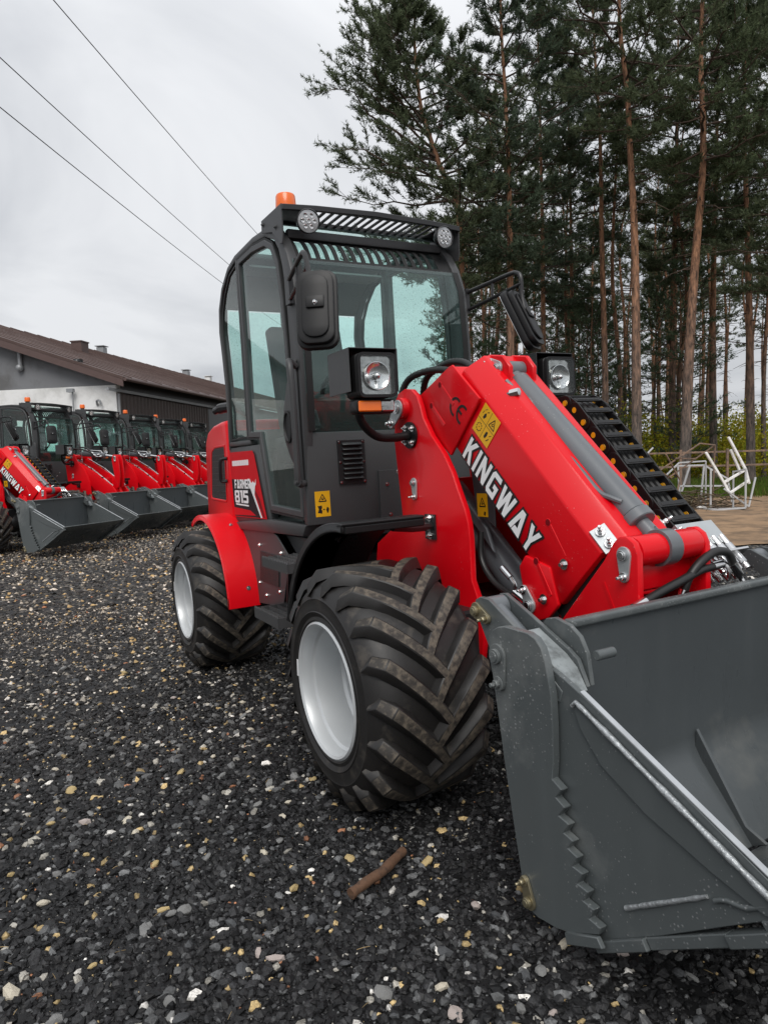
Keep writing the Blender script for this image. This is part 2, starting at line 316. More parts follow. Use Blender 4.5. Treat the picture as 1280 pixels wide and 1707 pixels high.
def keeper(parent, name, c, d, y, out, r=0.026, L=0.06, m='zinc'):
    # pin retaining plate: a slotted link with the pin head at c and a bolt at c+d*L
    c = Vector((c[0], c[1])); d = Vector((d[0], d[1])).normalized(); s = Vector((-d.y, d.x)); e = c+d*L; r2 = r*0.62; P = []
    for i in range(9): a = math.pi/2+math.pi*i/8; P.append(c+(d*math.cos(a)+s*math.sin(a))*r)
    for i in range(7): a = -math.pi/2+math.pi*i/6; P.append(e+(d*math.cos(a)+s*math.sin(a))*r2)
    g = G(); g.py([(p.x, p.y) for p in P], y, y+out*0.007); g.cyl((c.x, y+out*0.0072, c.y), (c.x, y+out*0.016, c.y), r*0.62, 16, 1); g.cyl((c.x, y+out*0.016, c.y), (c.x, y+out*0.019, c.y), r*0.45, 16, 1)
    bolt(g, (e.x, y+out*0.0072, e.y), (0, out, 0), r*0.36, 0.014, 1)
    return g.build(name, [m, 'chrome' if m == 'zinc' else m], parent, 0.001)

def lug_geo(g, k, n, side, mi_top=1):
    # one curved chevron bar, swept from the crown over the shoulder
    a0 = 2*math.pi*(k+(0.5 if side > 0 else 0))/n; st = []
    for i in range(8):
        t = i/7; yy = -0.022+0.218*t; ang = a0+math.radians(34)*(t**0.85); w = 0.0155+0.006*t
        rc = TR-0.03*max(0, (abs(yy)-0.10)/0.10)**2; top = RB-0.006*max(0, yy/0.19)**2
        if i == 7: top = RB-0.046; rc = TR-0.055; w *= 0.9
        st.append((yy, ang, w, rc-0.006, top))
    vs = []
    for i, (yy, ang, w, rb, rt) in enumerate(st):
        a, b = st[max(0, i-1)], st[min(7, i+1)]
        dy = b[0]-a[0]; da = (b[1]-a[1])*RB; L = math.hypot(dy, da); py_, pa = -da/L, dy/L
        for r_, ww in ((rb, w*1.75), (rt, w), (rt, -w), (rb, -w*1.75)):
            y = yy+py_*ww*0.9; th = ang+pa*ww/RB
            vs.append((r_*math.cos(th), side*y, r_*math.sin(th)))
    fs = []; ms = []
    for i in range(7):
        for j in range(3):
            fs.append((4*i+j, 4*i+j+1, 4*i+4+j+1, 4*i+4+j)); ms.append(mi_top if j == 1 else 0)
    fs += [(0, 1, 2, 3), (31, 30, 29, 28)]; ms += [0, 0]
    o = len(g.v); g.v += vs; g.f += [tuple(q+o for q in f) for f in fs]; g.m += ms
WM = {}
def wheel(root, x, y, detail, spin=0.0):
    s = 1 if y > 0 else -1                       # outer side
    if 'tyre' not in WM:
        g = G(); half = [(0.372, 0.0), (0.371, 0.09), (0.366, 0.135), (0.352, 0.170), (0.330, 0.196), (0.308, 0.206), (0.302, 0.210), (0.297, 0.2085), (0.275, 0.212), (0.262, 0.2125), (0.259, 0.2155), (0.254, 0.2125), (0.243, 0.207), (0.232, 0.210), (0.222, 0.204), (0.214, 0.19)]
        prof = [(r, -h) for r, h in reversed(half)]+half[1:]
        g.lathe(prof, (0, 0, 0), (0, 1, 0), 72); WM['tyre'] = g.build('tyre', 'tyre')
        g = G(); g.lathe([(0.214, 0.188), (0.224, 0.198), (0.226, 0.208), (0.219, 0.213), (0.211, 0.207), (0.206, 0.190), (0.205, 0.165), (0.196, 0.158), (0.193, 0.135), (0.192, 0.06), (0.182, 0.05), (0.178, 0.02), (0.150, 0.005), (0.09, 0.0), (0.088, 0.012), (0.06, 0.014), (0.055, 0.045), (0.0, 0.048)], (0, 0, 0), (0, 1, 0), 56)
        g.lathe([(0.205, -0.19), (0.225, -0.208), (0.205, -0.21), (0.19, -0.1), (0.18, 0.0)], (0, 0, 0), (0, 1, 0), 40)
        for k in range(5): a = 2*math.pi*k/5; bolt(g, (0.12*math.cos(a), 0.002, 0.12*math.sin(a)), (0, 1, 0), 0.011, 0.016)
        WM['rim'] = g.build('rim', 'rim', ang=28)
        for o in (WM['tyre'], WM['rim']): COL.objects.unlink(o)
        for sd in (-1, 1):
            g = G(); lug_geo(g, 0, 18, sd); o = g.build('tread_lug', ['tyre', 'lug'], bevel=0.003); COL.objects.unlink(o); WM[sd] = o
        g = G()
        for k in range(18): lug_geo(g, k, 18, 1); lug_geo(g, k, 18, -1)
        o = g.build('tread', ['tyre', 'lug']); COL.objects.unlink(o); WM['tread'] = o
    w = bpy.data.objects.new('wheel', WM['tyre'].data); COL.objects.link(w); w.parent = root
    w.name = 'wheel'; w.location = (x, y, RB)
    if s < 0: w.scale = (1, 1, 1)
    w.rotation_euler = (0, spin, 0)
    r = link('rim', WM['rim'].data, w); r.rotation_euler = (0, 0, 0 if s > 0 else math.pi)
    if detail:
        for sd in (-1, 1):
            for k in range(18):
                o = link('tread_lug', WM[sd].data, w); o.rotation_euler = (0, -2*math.pi*k/18, 0)
        g = G(); g.box(-0.236, -0.228, s*0.209, s*0.2115, -0.03, 0.03); g.build('tyre_sticker', 'white', w)
    else: link('tread', WM['tread'].data, w)
    return w

O_SIDE = [(-1.885, 1.25), (-1.868, 1.45), (-1.868, 1.62), (-1.885, 1.78), (-1.905, 1.92), (-1.880, 2.045), (-1.80, 2.145), (-1.665, 2.220), (-1.526, 2.246), (-1.231, 2.250), (-1.056, 2.236), (-0.920, 2.190), (-0.856, 2.133), (-0.80, 2.05), (-0.752, 1.93), (-0.735, 1.67), (-0.738, 1.45), (-0.745, 1.28), (-0.765, 0.874)]
DOOR = [(-0.813, 0.905), (-0.806, 1.03), (-0.856, 1.14), (-0.866, 1.45), (-0.870, 1.70), (-0.884, 1.88), (-0.915, 2.05), (-0.975, 2.145), (-1.066, 2.190), (-1.25, 2.212), (-1.485, 2.212), (-1.487, 1.80), (-1.505, 1.30), (-1.335, 1.292), (-1.24, 0.925)]
REARW = [(-1.535, 1.30), (-1.525, 1.80), (-1.520, 2.205), (-1.655, 2.180), (-1.76, 2.10), (-1.825, 2.01), (-1.848, 1.90), (-1.830, 1.76), (-1.818, 1.60), (-1.832, 1.30)]
def cab(root, detail):
    for s in (-1,):
        pass
    # shell: floor pan, lower panels, pillars, roof
    g = G()
    for s in (-1, 1):
        y0, y1 = s*0.45, s*0.405
        g.ring(O_SIDE, [-0.030]*8+[-0.030, -0.030, -0.035, -0.045, -0.055, -0.075, -0.095, -0.105, -0.105, -0.095, -0.040], y0, y1, closed=False)
        g.py([(-1.875, 1.268), (-1.875, 1.295), (-1.49, 1.289), (-1.49, 1.262)], y0, y1)
        g.py([(-1.516, 1.292), (-1.500, 2.226), (-1.522, 2.226), (-1.538, 1.292)], y0, y1)
        g.py([(-1.885, 1.262), (-1.360, 1.258), (-1.262, 0.905), (-1.262, 0.862), (-1.85, 0.842)], y0-s*0.004, y1)
        g.py([(-1.86, 0.838), (-1.25, 0.880), (-0.776, 0.874), (-0.822, 0.822), (-1.86, 0.80)], s*0.458, s*0.38)
    g.px([(-0.455, 0.874), (0.455, 0.874), (0.438, 1.280), (-0.438, 1.280)], -0.775, -0.748)
    g.box(-1.87, -0.77, -0.38, 0.38, 0.80, 0.86)
    g.box(-1.875, -1.845, -0.404, 0.404, 0.86, 1.36)
    g.py([(-1.880, 2.045), (-1.80, 2.145), (-1.665, 2.220), (-1.526, 2.246), (-1.46, 2.248), (-1.46, 2.220), (-1.52, 2.218), (-1.65, 2.195), (-1.775, 2.125), (-1.85, 2.04)], -0.404, 0.404)
    g.box(-0.92, -0.885, -0.404, 0.404, 2.15, 2.19)
    c = g.build('cab', 'grey', root, 0.006, 2)
    # door
    for s in (-1, 1):
        g = G(); g.ring(DOOR[::-1], -0.030, s*0.452, s*0.415)
        d = g.build('door', 'grey', c, 0.004)
        g = G(); g.py(DOOR, s*0.440, s*0.436); g.build('door_glass', 'glass_door', c)
        g = G(); g.py(REARW, s*0.440, s*0.436); g.build('side_window', 'glass_door', c)
        g = G(); g.ring(DOOR[::-1], 0.010, s*0.449, s*0.430); g.ring(REARW[::-1], -0.010, s*0.446, s*0.43); g.build('window_seal', 'seal', c)
        g = G(); g.py([(-0.765, 1.60), (-0.80, 1.585), (-0.885, 1.505), (-0.938, 1.405), (-0.960, 1.325), (-0.950, 1.25), (-0.905, 1.185), (-0.845, 1.125), (-0.79, 1.06), (-0.765, 1.06)], s*0.460, s*0.4525)
        g.build('pillar_pod', 'grey', c, 0.006, 2)
        g = G(); nn = 20; g.lathe([(0.055, 0), (0.055, 0.006), (0.047, 0.008), (0.043, 0.0), (0.0, -0.0005)], (0, 0, 0), (0, s, 0), nn)
        g.v = [(x*0.85-0.893, y+s*0.4612, z*1.35+1.315) for x, y, z in g.v]; g.build('speaker_ring', 'seal', c)
        g = G(); g.tube(spline([(-0.765, s*0.455, 1.565), (-0.752, s*0.492, 1.585), (-0.722, s*0.502, 1.55), (-0.712, s*0.502, 1.42), (-0.716, s*0.502, 1.20), (-0.722, s*0.500, 1.085), (-0.738, s*0.485, 1.058), (-0.765, s*0.455, 1.062)]), 0.0145, 10)
        bolt(g, (-0.722, s*0.503, 1.068), (0.7, s*0.7, 0), 0.010, 0.012); g.build('grab_rail', 'grey', c)
    # glazing front and rear; roof pane added so sky shows through the slots
    fp = [(-0.757, 1.285), (-0.747, 1.45), (-0.745, 1.67), (-0.762, 1.93), (-0.802, 2.03)]
    def sheet(path, y0, y1, name, m, th=0.005):
        g = G(); n = len(path)
        vs = [(x, y, z) for x, z in path for y in (y0, y1)]+[(x-th, y, z) for x, z in path for y in (y0, y1)]; fs = []
        for i in range(n-1): a = 2*i; fs += [(a, a+1, a+3, a+2), (2*n+a, 2*n+a+2, 2*n+a+3, 2*n+a+1)]
        g.add(vs, fs); return g.build(name, m, c, ang=60)
    sheet([(x+0.016, z) for x, z in fp], -0.432, 0.432, 'windscreen', 'glass')
    for s in (-1, 1): g = G(); P_ = [(x+0.0175, z) for x, z in fp]; g.ring(P_, -0.0012, s*0.428, s*0.398, closed=False); g.build('screen_border', 'seal', c)
    sheet([(-1.855, 1.37), (-1.848, 1.62), (-1.865, 1.78), (-1.875, 1.95), (-1.845, 2.03)], -0.40, 0.40, 'rear_window', 'glass')
    g = G(); g.box(-1.455, -0.93, -0.40, 0.40, 2.224, 2.229); g.build('added_roof_pane', 'glass', c)
    # black printed band with clear slots at the head of the windscreen
    g = G()
    def band(y0, y1, t0, t1, mi=0):
        P = [(-0.796, 2.018), (-0.812, 2.05), (-0.838, 2.095), (-0.872, 2.130), (-0.905, 2.150)]
        def at(t): k = t*4; i = min(3, int(k)); f = k-i; return (P[i][0]+(P[i+1][0]-P[i][0])*f, P[i][1]+(P[i+1][1]-P[i][1])*f)
        ts = [t0+(t1-t0)*q/4 for q in range(5)]; vs = []
        for t in ts:
            x, z = at(t)
            for y in (y0, y1): vs += [(x, y, z), (x-0.006, y, z-0.003)]
        fs = []
        for i in range(4): a = 4*i; fs += [(a, a+2, a+6, a+4), (a+1, a+5, a+7, a+3), (a, a+4, a+5, a+1), (a+2, a+3, a+7, a+6)]
        g.add(vs, fs+[(0, 1, 3, 2), (16, 18, 19, 17)], mi)
    band(-0.403, 0.403, 0.0, 0.22); band(-0.403, 0.403, 0.88, 1.0); band(-0.403, -0.385, 0.2205, 0.8795); band(0.335, 0.403, 0.2205, 0.8795)
    nb = 15
    for i in range(nb):
        y = -0.385+0.72*(i+1)/(nb+1); band(y-0.0095, y+0.0095, 0.2205, 0.8795)
    g.build('sun_band', 'seal', c)
    sheet([(-0.818, 2.045), (-0.848, 2.09), (-0.882, 2.122), (-0.908, 2.14)], -0.384, 0.334, 'top_glass', 'glass')
    # interior
    g = G(); g.py([(-1.70, 1.16), (-1.72, 1.30), (-1.30, 1.31), (-1.27, 1.24), (-1.30, 1.16)], -0.24, 0.24); g.py([(-1.66, 1.30), (-1.80, 1.92), (-1.70, 1.93), (-1.56, 1.31)], -0.22, 0.22); g.py([(-1.80, 1.93), (-1.80, 2.09), (-1.72, 2.09), (-1.70, 1.93)], -0.12, 0.12); g.box(-1.70, -1.32, -0.20, 0.20, 0.86, 1.155)
    g.build('seat', 'fabric', c, 0.02, 2)
    g = G(); g.py([(-0.79, 0.87), (-0.79, 1.43), (-0.90, 1.46), (-1.02, 1.36), (-1.0, 0.87)], -0.385, 0.385); g.cyl((-1.0, 0, 1.35), (-1.12, 0, 1.52), 0.03); g.build('dashboard', 'seal', c, 0.01)
    g = G(); d = Vector((-0.12, 0, 0.17)).normalized(); a = Vector((0, 1, 0)); b = d.cross(a)
    g.tube([Vector((-1.125, 0, 1.53))+(a*math.cos(t)+b*math.sin(t))*0.17 for t in [2*math.pi*i/24 for i in range(25)]], 0.012, 8); g.bar(Vector((-1.125, -0.17, 1.53)), Vector((-1.125, 0.17, 1.53)), 0.03, 0.012); g.build('steering_wheel', 'black', c)
    g = G(); g.box(-1.84, -1.35, 0.25, 0.385, 0.86, 1.30); g.box(-1.84, -1.62, -0.385, -0.25, 0.86, 1.24); g.build('side_console', 'seal', c, 0.015)
    g = G(); g.box(-1.64, -1.47, -0.39, 0.39, 2.180, 2.190); g.build('roof_liner', 'liner', c)
    # front of the cab: louvre, cover, sticker
    g = G(); g.box(-0.748, -0.738, -0.296, -0.163, 1.045, 1.240)
    for p in ((-0.288, 1.232), (-0.171, 1.232), (-0.288, 1.053), (-0.171, 1.053), (-0.288, 1.142), (-0.171, 1.142)): bolt(g, (-0.738, *p), (1, 0, 0), 0.004, 0.003, 1)
    lv = g.build('louvre', ['trim', 'chrome'], c, 0.002)
    for i in range(8):
        z = 1.063+i*0.0215; g = G(); g.py([(-0.738, z), (-0.722, z+0.003), (-0.722, z+0.007), (-0.738, z+0.017)], -0.277, -0.182); g.build('louvre_slat', 'trim', c, 0.0015)
    g = G(); g.px(arc(0, 0.98, 0.115, 90, -90, 8)+[(-0.10, 0.865), (-0.10, 1.095)], -0.748, -0.735); 
    for p in ((0.0, 1.085), (-0.06, 1.03), (-0.05, 0.89)): bolt(g, (-0.735, *p), (1, 0, 0), 0.006, 0.005, 1)
    g.build('access_cover', ['grey', 'chrome'], c, 0.003)
    sticker(c, plane((-0.7475, -0.418, 0.909), (0, 0.072, 0), (0, 0, 0.112)), 0)
    # decal panel on the right flank
    for s in (-1, 1):
        fn = plane((0, s*0.4545, 0), (1, 0, 0), (0, 0, 1)) if s < 0 else (lambda p, t: (p[0], 0.4545+t, p[1]))
        g = G(); T0 = 0.0
        g.poly(fn, [(-1.862, 1.236), (-1.452, 1.232), (-1.425, 1.21), (-1.292, 0.878), (-1.838, 0.872)], 0, 0.0006, 0)
        g.poly(fn, [(-1.852, 1.085), (-1.56, 1.075), (-1.515, 1.03), (-1.362, 0.8815), (-1.835, 0.876)], 0.0006, 0.0011, 1)
        g.poly(fn, [(-1.475, 1.04), (-1.38, 0.98), (-1.32, 0.884), (-1.345, 0.884)], 0.0006, 0.0009, 3)
        g.poly(fn, [(-1.84, 0.925), (-1.55, 0.915), (-1.46, 0.89), (-1.838, 0.881)], 0.0011, 0.0014, 0)
        g.poly(fn, [(-1.56, 1.085), (-1.53, 1.085), (-1.49, 1.035), (-1.36, 0.8817), (-1.384, 0.8817), (-1.51, 1.02)], 0.0012, 0.0016, 2)
        g.poly(fn, [(-1.80, 0.948), (-1.57, 0.943), (-1.57, 0.935), (-1.80, 0.940)], 0.0011, 0.0016, 2)
        flip = fn if s < 0 else (lambda p, t: (-1.66*2-p[0], 0.4545+t, p[1]))
        letters(g, flip, 'FARMER', -1.80, 1.032, 0.050, 0.12, 1.0, 0.0012, 0.0017, 2, 1)
        letters(g, flip, '815', -1.81, 0.952, 0.070, 0.16, 1.45, 0.0012, 0.0017, 2, 1)
        rr = random.Random(3); x = -1.82
        while x < -1.54:
            w = rr.uniform(0.010, 0.016); g.poly(fn, [(x, 1.158), (x+w, 1.158), (x+w, 1.187), (x, 1.187)], 0.0007, 0.0012, 2); x += w+0.0035
        # ox skull mark
        g.poly(fn, [(-1.478, 0.985), (-1.462, 0.985), (-1.452, 1.02), (-1.440, 1.045), (-1.425, 1.055), (-1.423, 1.085), (-1.438, 1.062), (-1.46, 1.066), (-1.47, 1.074), (-1.48, 1.066), (-1.502, 1.062), (-1.517, 1.085), (-1.515, 1.055), (-1.50, 1.045), (-1.488, 1.02)], 0.0017, 0.0021, 2)
        g.build('decal', ['decal_red', 'decal_dark', 'white', 'decal_wine'], c)
    return c

def sticker(parent, fn, kind):
    # yellow warning film, unit square
    g = G(); T = 0.0007
    g.poly(fn, [(0, 0), (1, 0), (1, 1), (0, 1)], 0, 0.0006, 0)
    def stroke(a, b, w, k=0):
        a, b = Vector(a), Vector(b); d = (b-a).normalized(); s = Vector((-d.y, d.x))*w; g.poly(fn, [a-s, b-s, b+s, a+s], T, T+0.0003+k*0.00005, 1)
    def tri(cx, cy, r, sy=1.0):
        P = [(cx, cy+r*sy), (cx-r*0.95, cy-r*0.75*sy), (cx+r*0.95, cy-r*0.75*sy)]
        for i in range(3): stroke(P[i], P[(i+1) % 3], r*0.09, i)
        stroke((cx-r*0.3, cy-r*0.3*sy), (cx+r*0.1, cy+r*0.25*sy), r*0.08, 4); stroke((cx-r*0.1, cy-r*0.35*sy), (cx+r*0.4, cy-r*0.1*sy), r*0.08, 5)
    if kind == 0:
        tri(0.5, 0.72, 0.26, 0.62)
        g.poly(fn, [(.14, .16), (.42, .12), (.44, .24), (.36, .28), (.44, .34), (.42, .44), (.14, .42), (.22, .30)], T, T+0.0004, 1); stroke((.50, .28), (.62, .28), .02, 1)
        g.poly(fn, [(.70, .26), (.76, .36), (.84, .36), (.90, .28), (.86, .2), (.82, .14), (.76, .14)], T, T+0.0004, 1)
    elif kind == 1:
        tri(0.5, 0.60, 0.30, 0.7); g.poly(fn, [(.6, .08), (.75, .05), (.8, .2), (.66, .24)], T, T+0.0004, 1)
    else:
        stroke((.5, .02), (.5, .98), .006, 0); stroke((.02, .5), (.98, .5), .006, 1)
        tri(.74, .72, .17)
        for i in range(10):
            a = 2*math.pi*i/10; stroke((.25+.13*math.cos(a), .26+.13*math.sin(a)), (.25+.13*math.cos(a+.36), .26+.13*math.sin(a+.36)), .016, i)
        stroke((.235, .26), (.265, .26), .015, 2)
        g.poly(fn, [(.20, .60), (.27, .58), (.33, .70), (.28, .80), (.22, .74)], T, T+0.0004, 1); stroke((.30, .84), (.38, .90), .012, 3); stroke((.16, .84), (.24, .92), .008, 6); stroke((.12, .70), (.14, .80), .008, 7)
        g.poly(fn, [(.62, .18), (.70, .16), (.74, .28), (.72, .40), (.64, .38)], T, T+0.0004, 1); stroke((.80, .14), (.88, .26), .014, 4); stroke((.84, .34), (.92, .42), .008, 8)
    return g.build('warning_sticker', ['yellow', 'ink'], parent)

def roof_kit(root):
    k = G(); top = [(-0.46, 2.258), (-0.3, 2.268), (0, 2.276), (0.3, 2.268), (0.46, 2.258)]
    k.px(top+[(a, b-0.024) for a, b in reversed(top)], -0.806, -0.790); k.box(-0.83, -0.806, -0.456, 0.456, 2.254, 2.262)
    k.px([(-0.456, 2.246), (0.456, 2.246), (0.456, 2.272), (-0.456, 2.272)], -1.02, -1.0)
    k.box(-1.0, -0.831, -0.456, -0.30, 2.256, 2.260); k.box(-1.0, -0.831, 0.385, 0.456, 2.256, 2.260)
    r = k.build('roof_grille', 'trim', root, 0.002)
    for s in (-1, 1):
        g = G(); g.py([(-0.800, 2.262), (-1.055, 2.268), (-1.060, 2.215), (-0.93, 2.180), (-0.86, 2.125), (-0.845, 2.105), (-0.815, 2.10), (-0.803, 2.13)], s*0.456, s*0.462)
        for p in ((-1.03, 2.243), (-0.875, 2.185)): bolt(g, (p[0], s*0.462, p[1]), (0, s, 0), 0.007, 0.006)
        g.build('side_bracket', 'grey', r, 0.001)
    for i in range(17):
        y = -0.285+i*0.0415; g = G(); g.box(-1.0, -0.828, y-0.0075, y+0.0075, 2.254, 2.262); g.build('grille_slat', 'trim', r, 0.0015)
    for s in (-1, 1):
        g = G(); c = Vector((-0.775, s*0.352, 2.190)); ax = Vector((0.93, s*0.10, -0.18)).normalized()
        g.lathe([(0.0, -0.040), (0.035, -0.036), (0.050, -0.012), (0.052, 0.008), (0.049, 0.012), (0.046, 0.006)], c, ax, 28); g.bar(c-ax*0.02, c+Vector((-0.04, 0, 0.07)), 0.03, 0.01)
        w = g.build('work_lamp', 'trim', root)
        g = G(); g.lathe([(0.0465, 0.006), (0.03, 0.0085), (0.0, 0.009)], c, ax, 28); g.build('lamp_lens', 'led', w)
        b2 = c.cross(ax)
        up = Vector((0, 0, 1)); sd = ax.cross(up).normalized(); u2 = sd.cross(ax)
        g = G()
        for q in [(0, 0)]+[(0.026*math.cos(a), 0.026*math.sin(a)) for a in [math.pi*i/3 for i in range(6)]]:
            p = c+ax*0.0075+sd*q[0]+u2*q[1]; g.lathe([(0.0105, 0.0), (0.0085, 0.003), (0.004, 0.001), (0.0, 0.0015)], p, ax, 12)
        g.build('led_chip', 'chrome', w)
    g = G(); c = (-0.957, -0.375, 2.262); g.cyl(c, (c[0], c[1], 2.290), 0.035, 20); g.cyl((c[0], c[1], 2.262), (c[0], c[1], 2.268), 0.055, 20)
    b = g.build('beacon', 'trim', root, 0.003)
    g = G(); g.lathe([(0.0, 0.0), (0.046, 0.0), (0.047, 0.01), (0.044, 0.062), (0.040, 0.070), (0.0, 0.072)], (c[0], c[1], 2.2905), (0, 0, 1), 28); g.build('beacon_lens', 'beacon', b)

def head_lamps(root):
    for s in (-1, 1):
        g = G()                                    # curved carrier tube and flange
        g.tube(spline([(-0.285, s*0.192, 1.232), (-0.285, s*0.27, 1.225), (-0.285, s*0.345, 1.235), (-0.275, s*0.405, 1.285), (-0.265, s*0.425, 1.34), (-0.25, s*0.428, 1.40)]), 0.0165, 12)
        g.cyl((-0.285, s*0.1905, 1.232), (-0.285, s*0.200, 1.232), 0.052, 28)
        for a in (40, 130, 220, 310): bolt(g, (-0.285+0.038*math.cos(math.radians(a)), s*0.200, 1.232+0.038*math.sin(math.radians(a))), (0, s, 0), 0.0075, 0.008, 1)
        h = g.build('headlight', ['black', 'chrome'], root)
        g = G()                                    # hood: sheet metal guard round the lamp
        g.box(-0.30, -0.125, s*0.520, s*0.517, 1.385, 1.536); g.box(-0.30, -0.125, s*0.517, s*0.325, 1.536, 1.539); g.box(-0.30, -0.125, s*0.328, s*0.325, 1.385, 1.536); g.box(-0.30, -0.297, s*0.517, s*0.328, 1.40, 1.536)
        g.build('lamp_guard', 'trim' if s > 0 else 'grey', h, 0.001)
        g = G(); yc = s*0.425; hw, hh = 0.076, 0.078
        def rr(a, b, r): return [(yc+(a-r)*sx*1.0+r*math.cos(t)*1.0 if False else yc+sx*(a-r)+r*math.cos(t), 1.440+sz*(b-r)+r*math.sin(t)) for sx, sz, t0 in ((1, 1, 0), (-1, 1, 90), (-1, -1, 180), (1, -1, 270)) for t in [math.radians(t0+q) for q in (0, 30, 60, 90)]]
        g.px(rr(hw, hh, 0.02), -0.20, -0.112); g.build('lamp_body', 'black', h, 0.004)
        g = G(); g.px(rr(hw-0.011, hh-0.011, 0.014), -0.1118, -0.1095)
        for k in range(9): zz_ = 1.440-0.052+k*0.013; g.px([(yc-0.058, zz_), (yc+0.058, zz_), (yc+0.058, zz_+0.006), (yc-0.058, zz_+0.006)], -0.1094, -0.1085-0.0006*(k % 2))
        g.build('lamp_backing', 'lens', h)
        g = G(); g.lathe([(0.050, 0.010), (0.048, 0.0105), (0.042, 0.006), (0.030, 0.001), (0.014, -0.001), (0.0, -0.001)], (-0.1085, yc, 1.437), (1, 0, 0), 28); g.sph((-0.100, yc, 1.437), 0.011, 12); g.box(-0.1045, -0.099, yc-0.002, yc+0.002, 1.395, 1.426); g.build('reflector', 'chrome', h)
        g = G(); g.px(rr(hw-0.010, hh-0.010, 0.014), -0.0955, -0.092); g.build('lamp_lens', 'lamp_glass', h)
        g = G(); g.px(rr(hw, hh, 0.02), -0.1117, -0.094); b2_ = G(); n_ = 16; o1 = rr(hw, hh, 0.02); o2 = rr(hw-0.0105, hh-0.0105, 0.014)
        vs = [(x, *p) for x in (-0.1117, -0.0935) for q in (o1, o2) for p in q]; fs = []
        for i in range(n_): j = (i+1) % n_; fs += [(2*n_+i, 2*n_+j, 3*n_+j, 3*n_+i), (i, j, 2*n_+j, 2*n_+i), (n_+i, 3*n_+i, 3*n_+j, n_+j), (i, n_+i, n_+j, j)]
        b2_.add(vs, fs); b2_.build('lamp_bezel', 'black', h)
        y0, y1 = yc-s*0.070, yc+s*0.072
        g = G(); g.px([(yc-0.068, 1.308), (yc+0.068, 1.308), (yc+0.076, 1.318), (yc+0.076, 1.352), (yc+0.07, 1.358), (yc-0.07, 1.358), (yc-0.076, 1.352), (yc-0.076, 1.318)], -0.18, -0.122); g.build('indicator_body', 'black', h, 0.003)
        a = yc+s*0.072; mid = yc-s*0.018; b_ = yc-s*0.070
        g = G(); g.box(-0.1215, -0.110, min(a, mid), max(a, mid), 1.314, 1.352); g.build('indicator_lens', 'amber', h, 0.004)
        g = G(); g.box(-0.1215, -0.110, min(mid-s*0.001, b_), max(mid-s*0.001, b_), 1.314, 1.352); g.build('side_lens', 'lens', h, 0.004)

def mirrors(root):
    for s in (-1, 1):
        g = G(); g.box(-0.80, -0.752, s*0.450, s*0.470, 1.83, 1.95)
        ex, ez = (-0.352, 1.735) if s < 0 else (-0.412, 1.765)
        g.tube(spline([(-0.765, s*0.462, 1.932), (-0.62, s*0.49, 1.945), (-0.50, s*0.512, 1.956), (-0.455, s*0.52, 1.952), (-0.432, s*0.522, 1.925), (-0.405 if s < 0 else -0.43, s*0.522, 1.85), (ex, s*0.522, ez)], 5), 0.0105, 10)
        g.tube([(-0.765, s*0.462, 1.848), (-0.60, s*0.49, 1.872), (-0.424, s*0.520, 1.898)], 0.009, 8); g.tube([(-0.60, s*0.493, 1.944), (-0.60, s*0.490, 1.873)], 0.007, 8)
        m = g.build('mirror', 'trim', root)
        R_ = Matrix.Rotation(math.radians(-34 if s < 0 else 30), 4, 'Z'); g = G()
        for (hw, hh, x0, x1) in ((0.078, 0.150, 0.0, 0.032), (0.068, 0.140, 0.0321, 0.058), (0.050, 0.120, 0.0581, 0.070)):
            r = 0.042; P = [(sx*(hw-r)+r*math.cos(t), sz*(hh-r)+r*math.sin(t)) for sx, sz, t0 in ((1, 1, 0), (-1, 1, 90), (-1, -1, 180), (1, -1, 270)) for t in [math.radians(t0+q) for q in (0, 22, 45, 68, 90)]]
            g.px(P, x0, x1)
        T = Matrix.Translation((-0.365, -0.515, 1.708) if s < 0 else (-0.470, 0.525, 1.728)) @ R_ @ Matrix.Rotation(math.radians(-11 if s < 0 else -24), 4, 'Y')
        g.px([(s*-0.006, -0.143), (s*0.006, -0.143), (s*0.010, 0.02), (s*-0.010, 0.02)][:: -1], 0.0642, 0.070) if False else None; g.box(0.0702, 0.080, s*-0.002-0.034, s*-0.002+0.034, -0.012, 0.034)
        g.v = [tuple(T @ Vector(p)) for p in g.v]; g.build('mirror_shell', 'black', m, 0.006, 2)
        g = G(); g.px([(-0.066, -0.135), (0.066, -0.135), (0.066, 0.135), (-0.066, 0.135)], -0.003, -0.0003); g.v = [tuple(T @ Vector(p)) for p in g.v]; g.build('mirror_face', 'mirror', m)
        g = G(); p = T @ Vector((0.080, s*-0.002, 0.006)); bolt(g, p, (1, s*-0.3, 0), 0.006, 0.006); g.build('mirror_bolt', 'chrome', m)

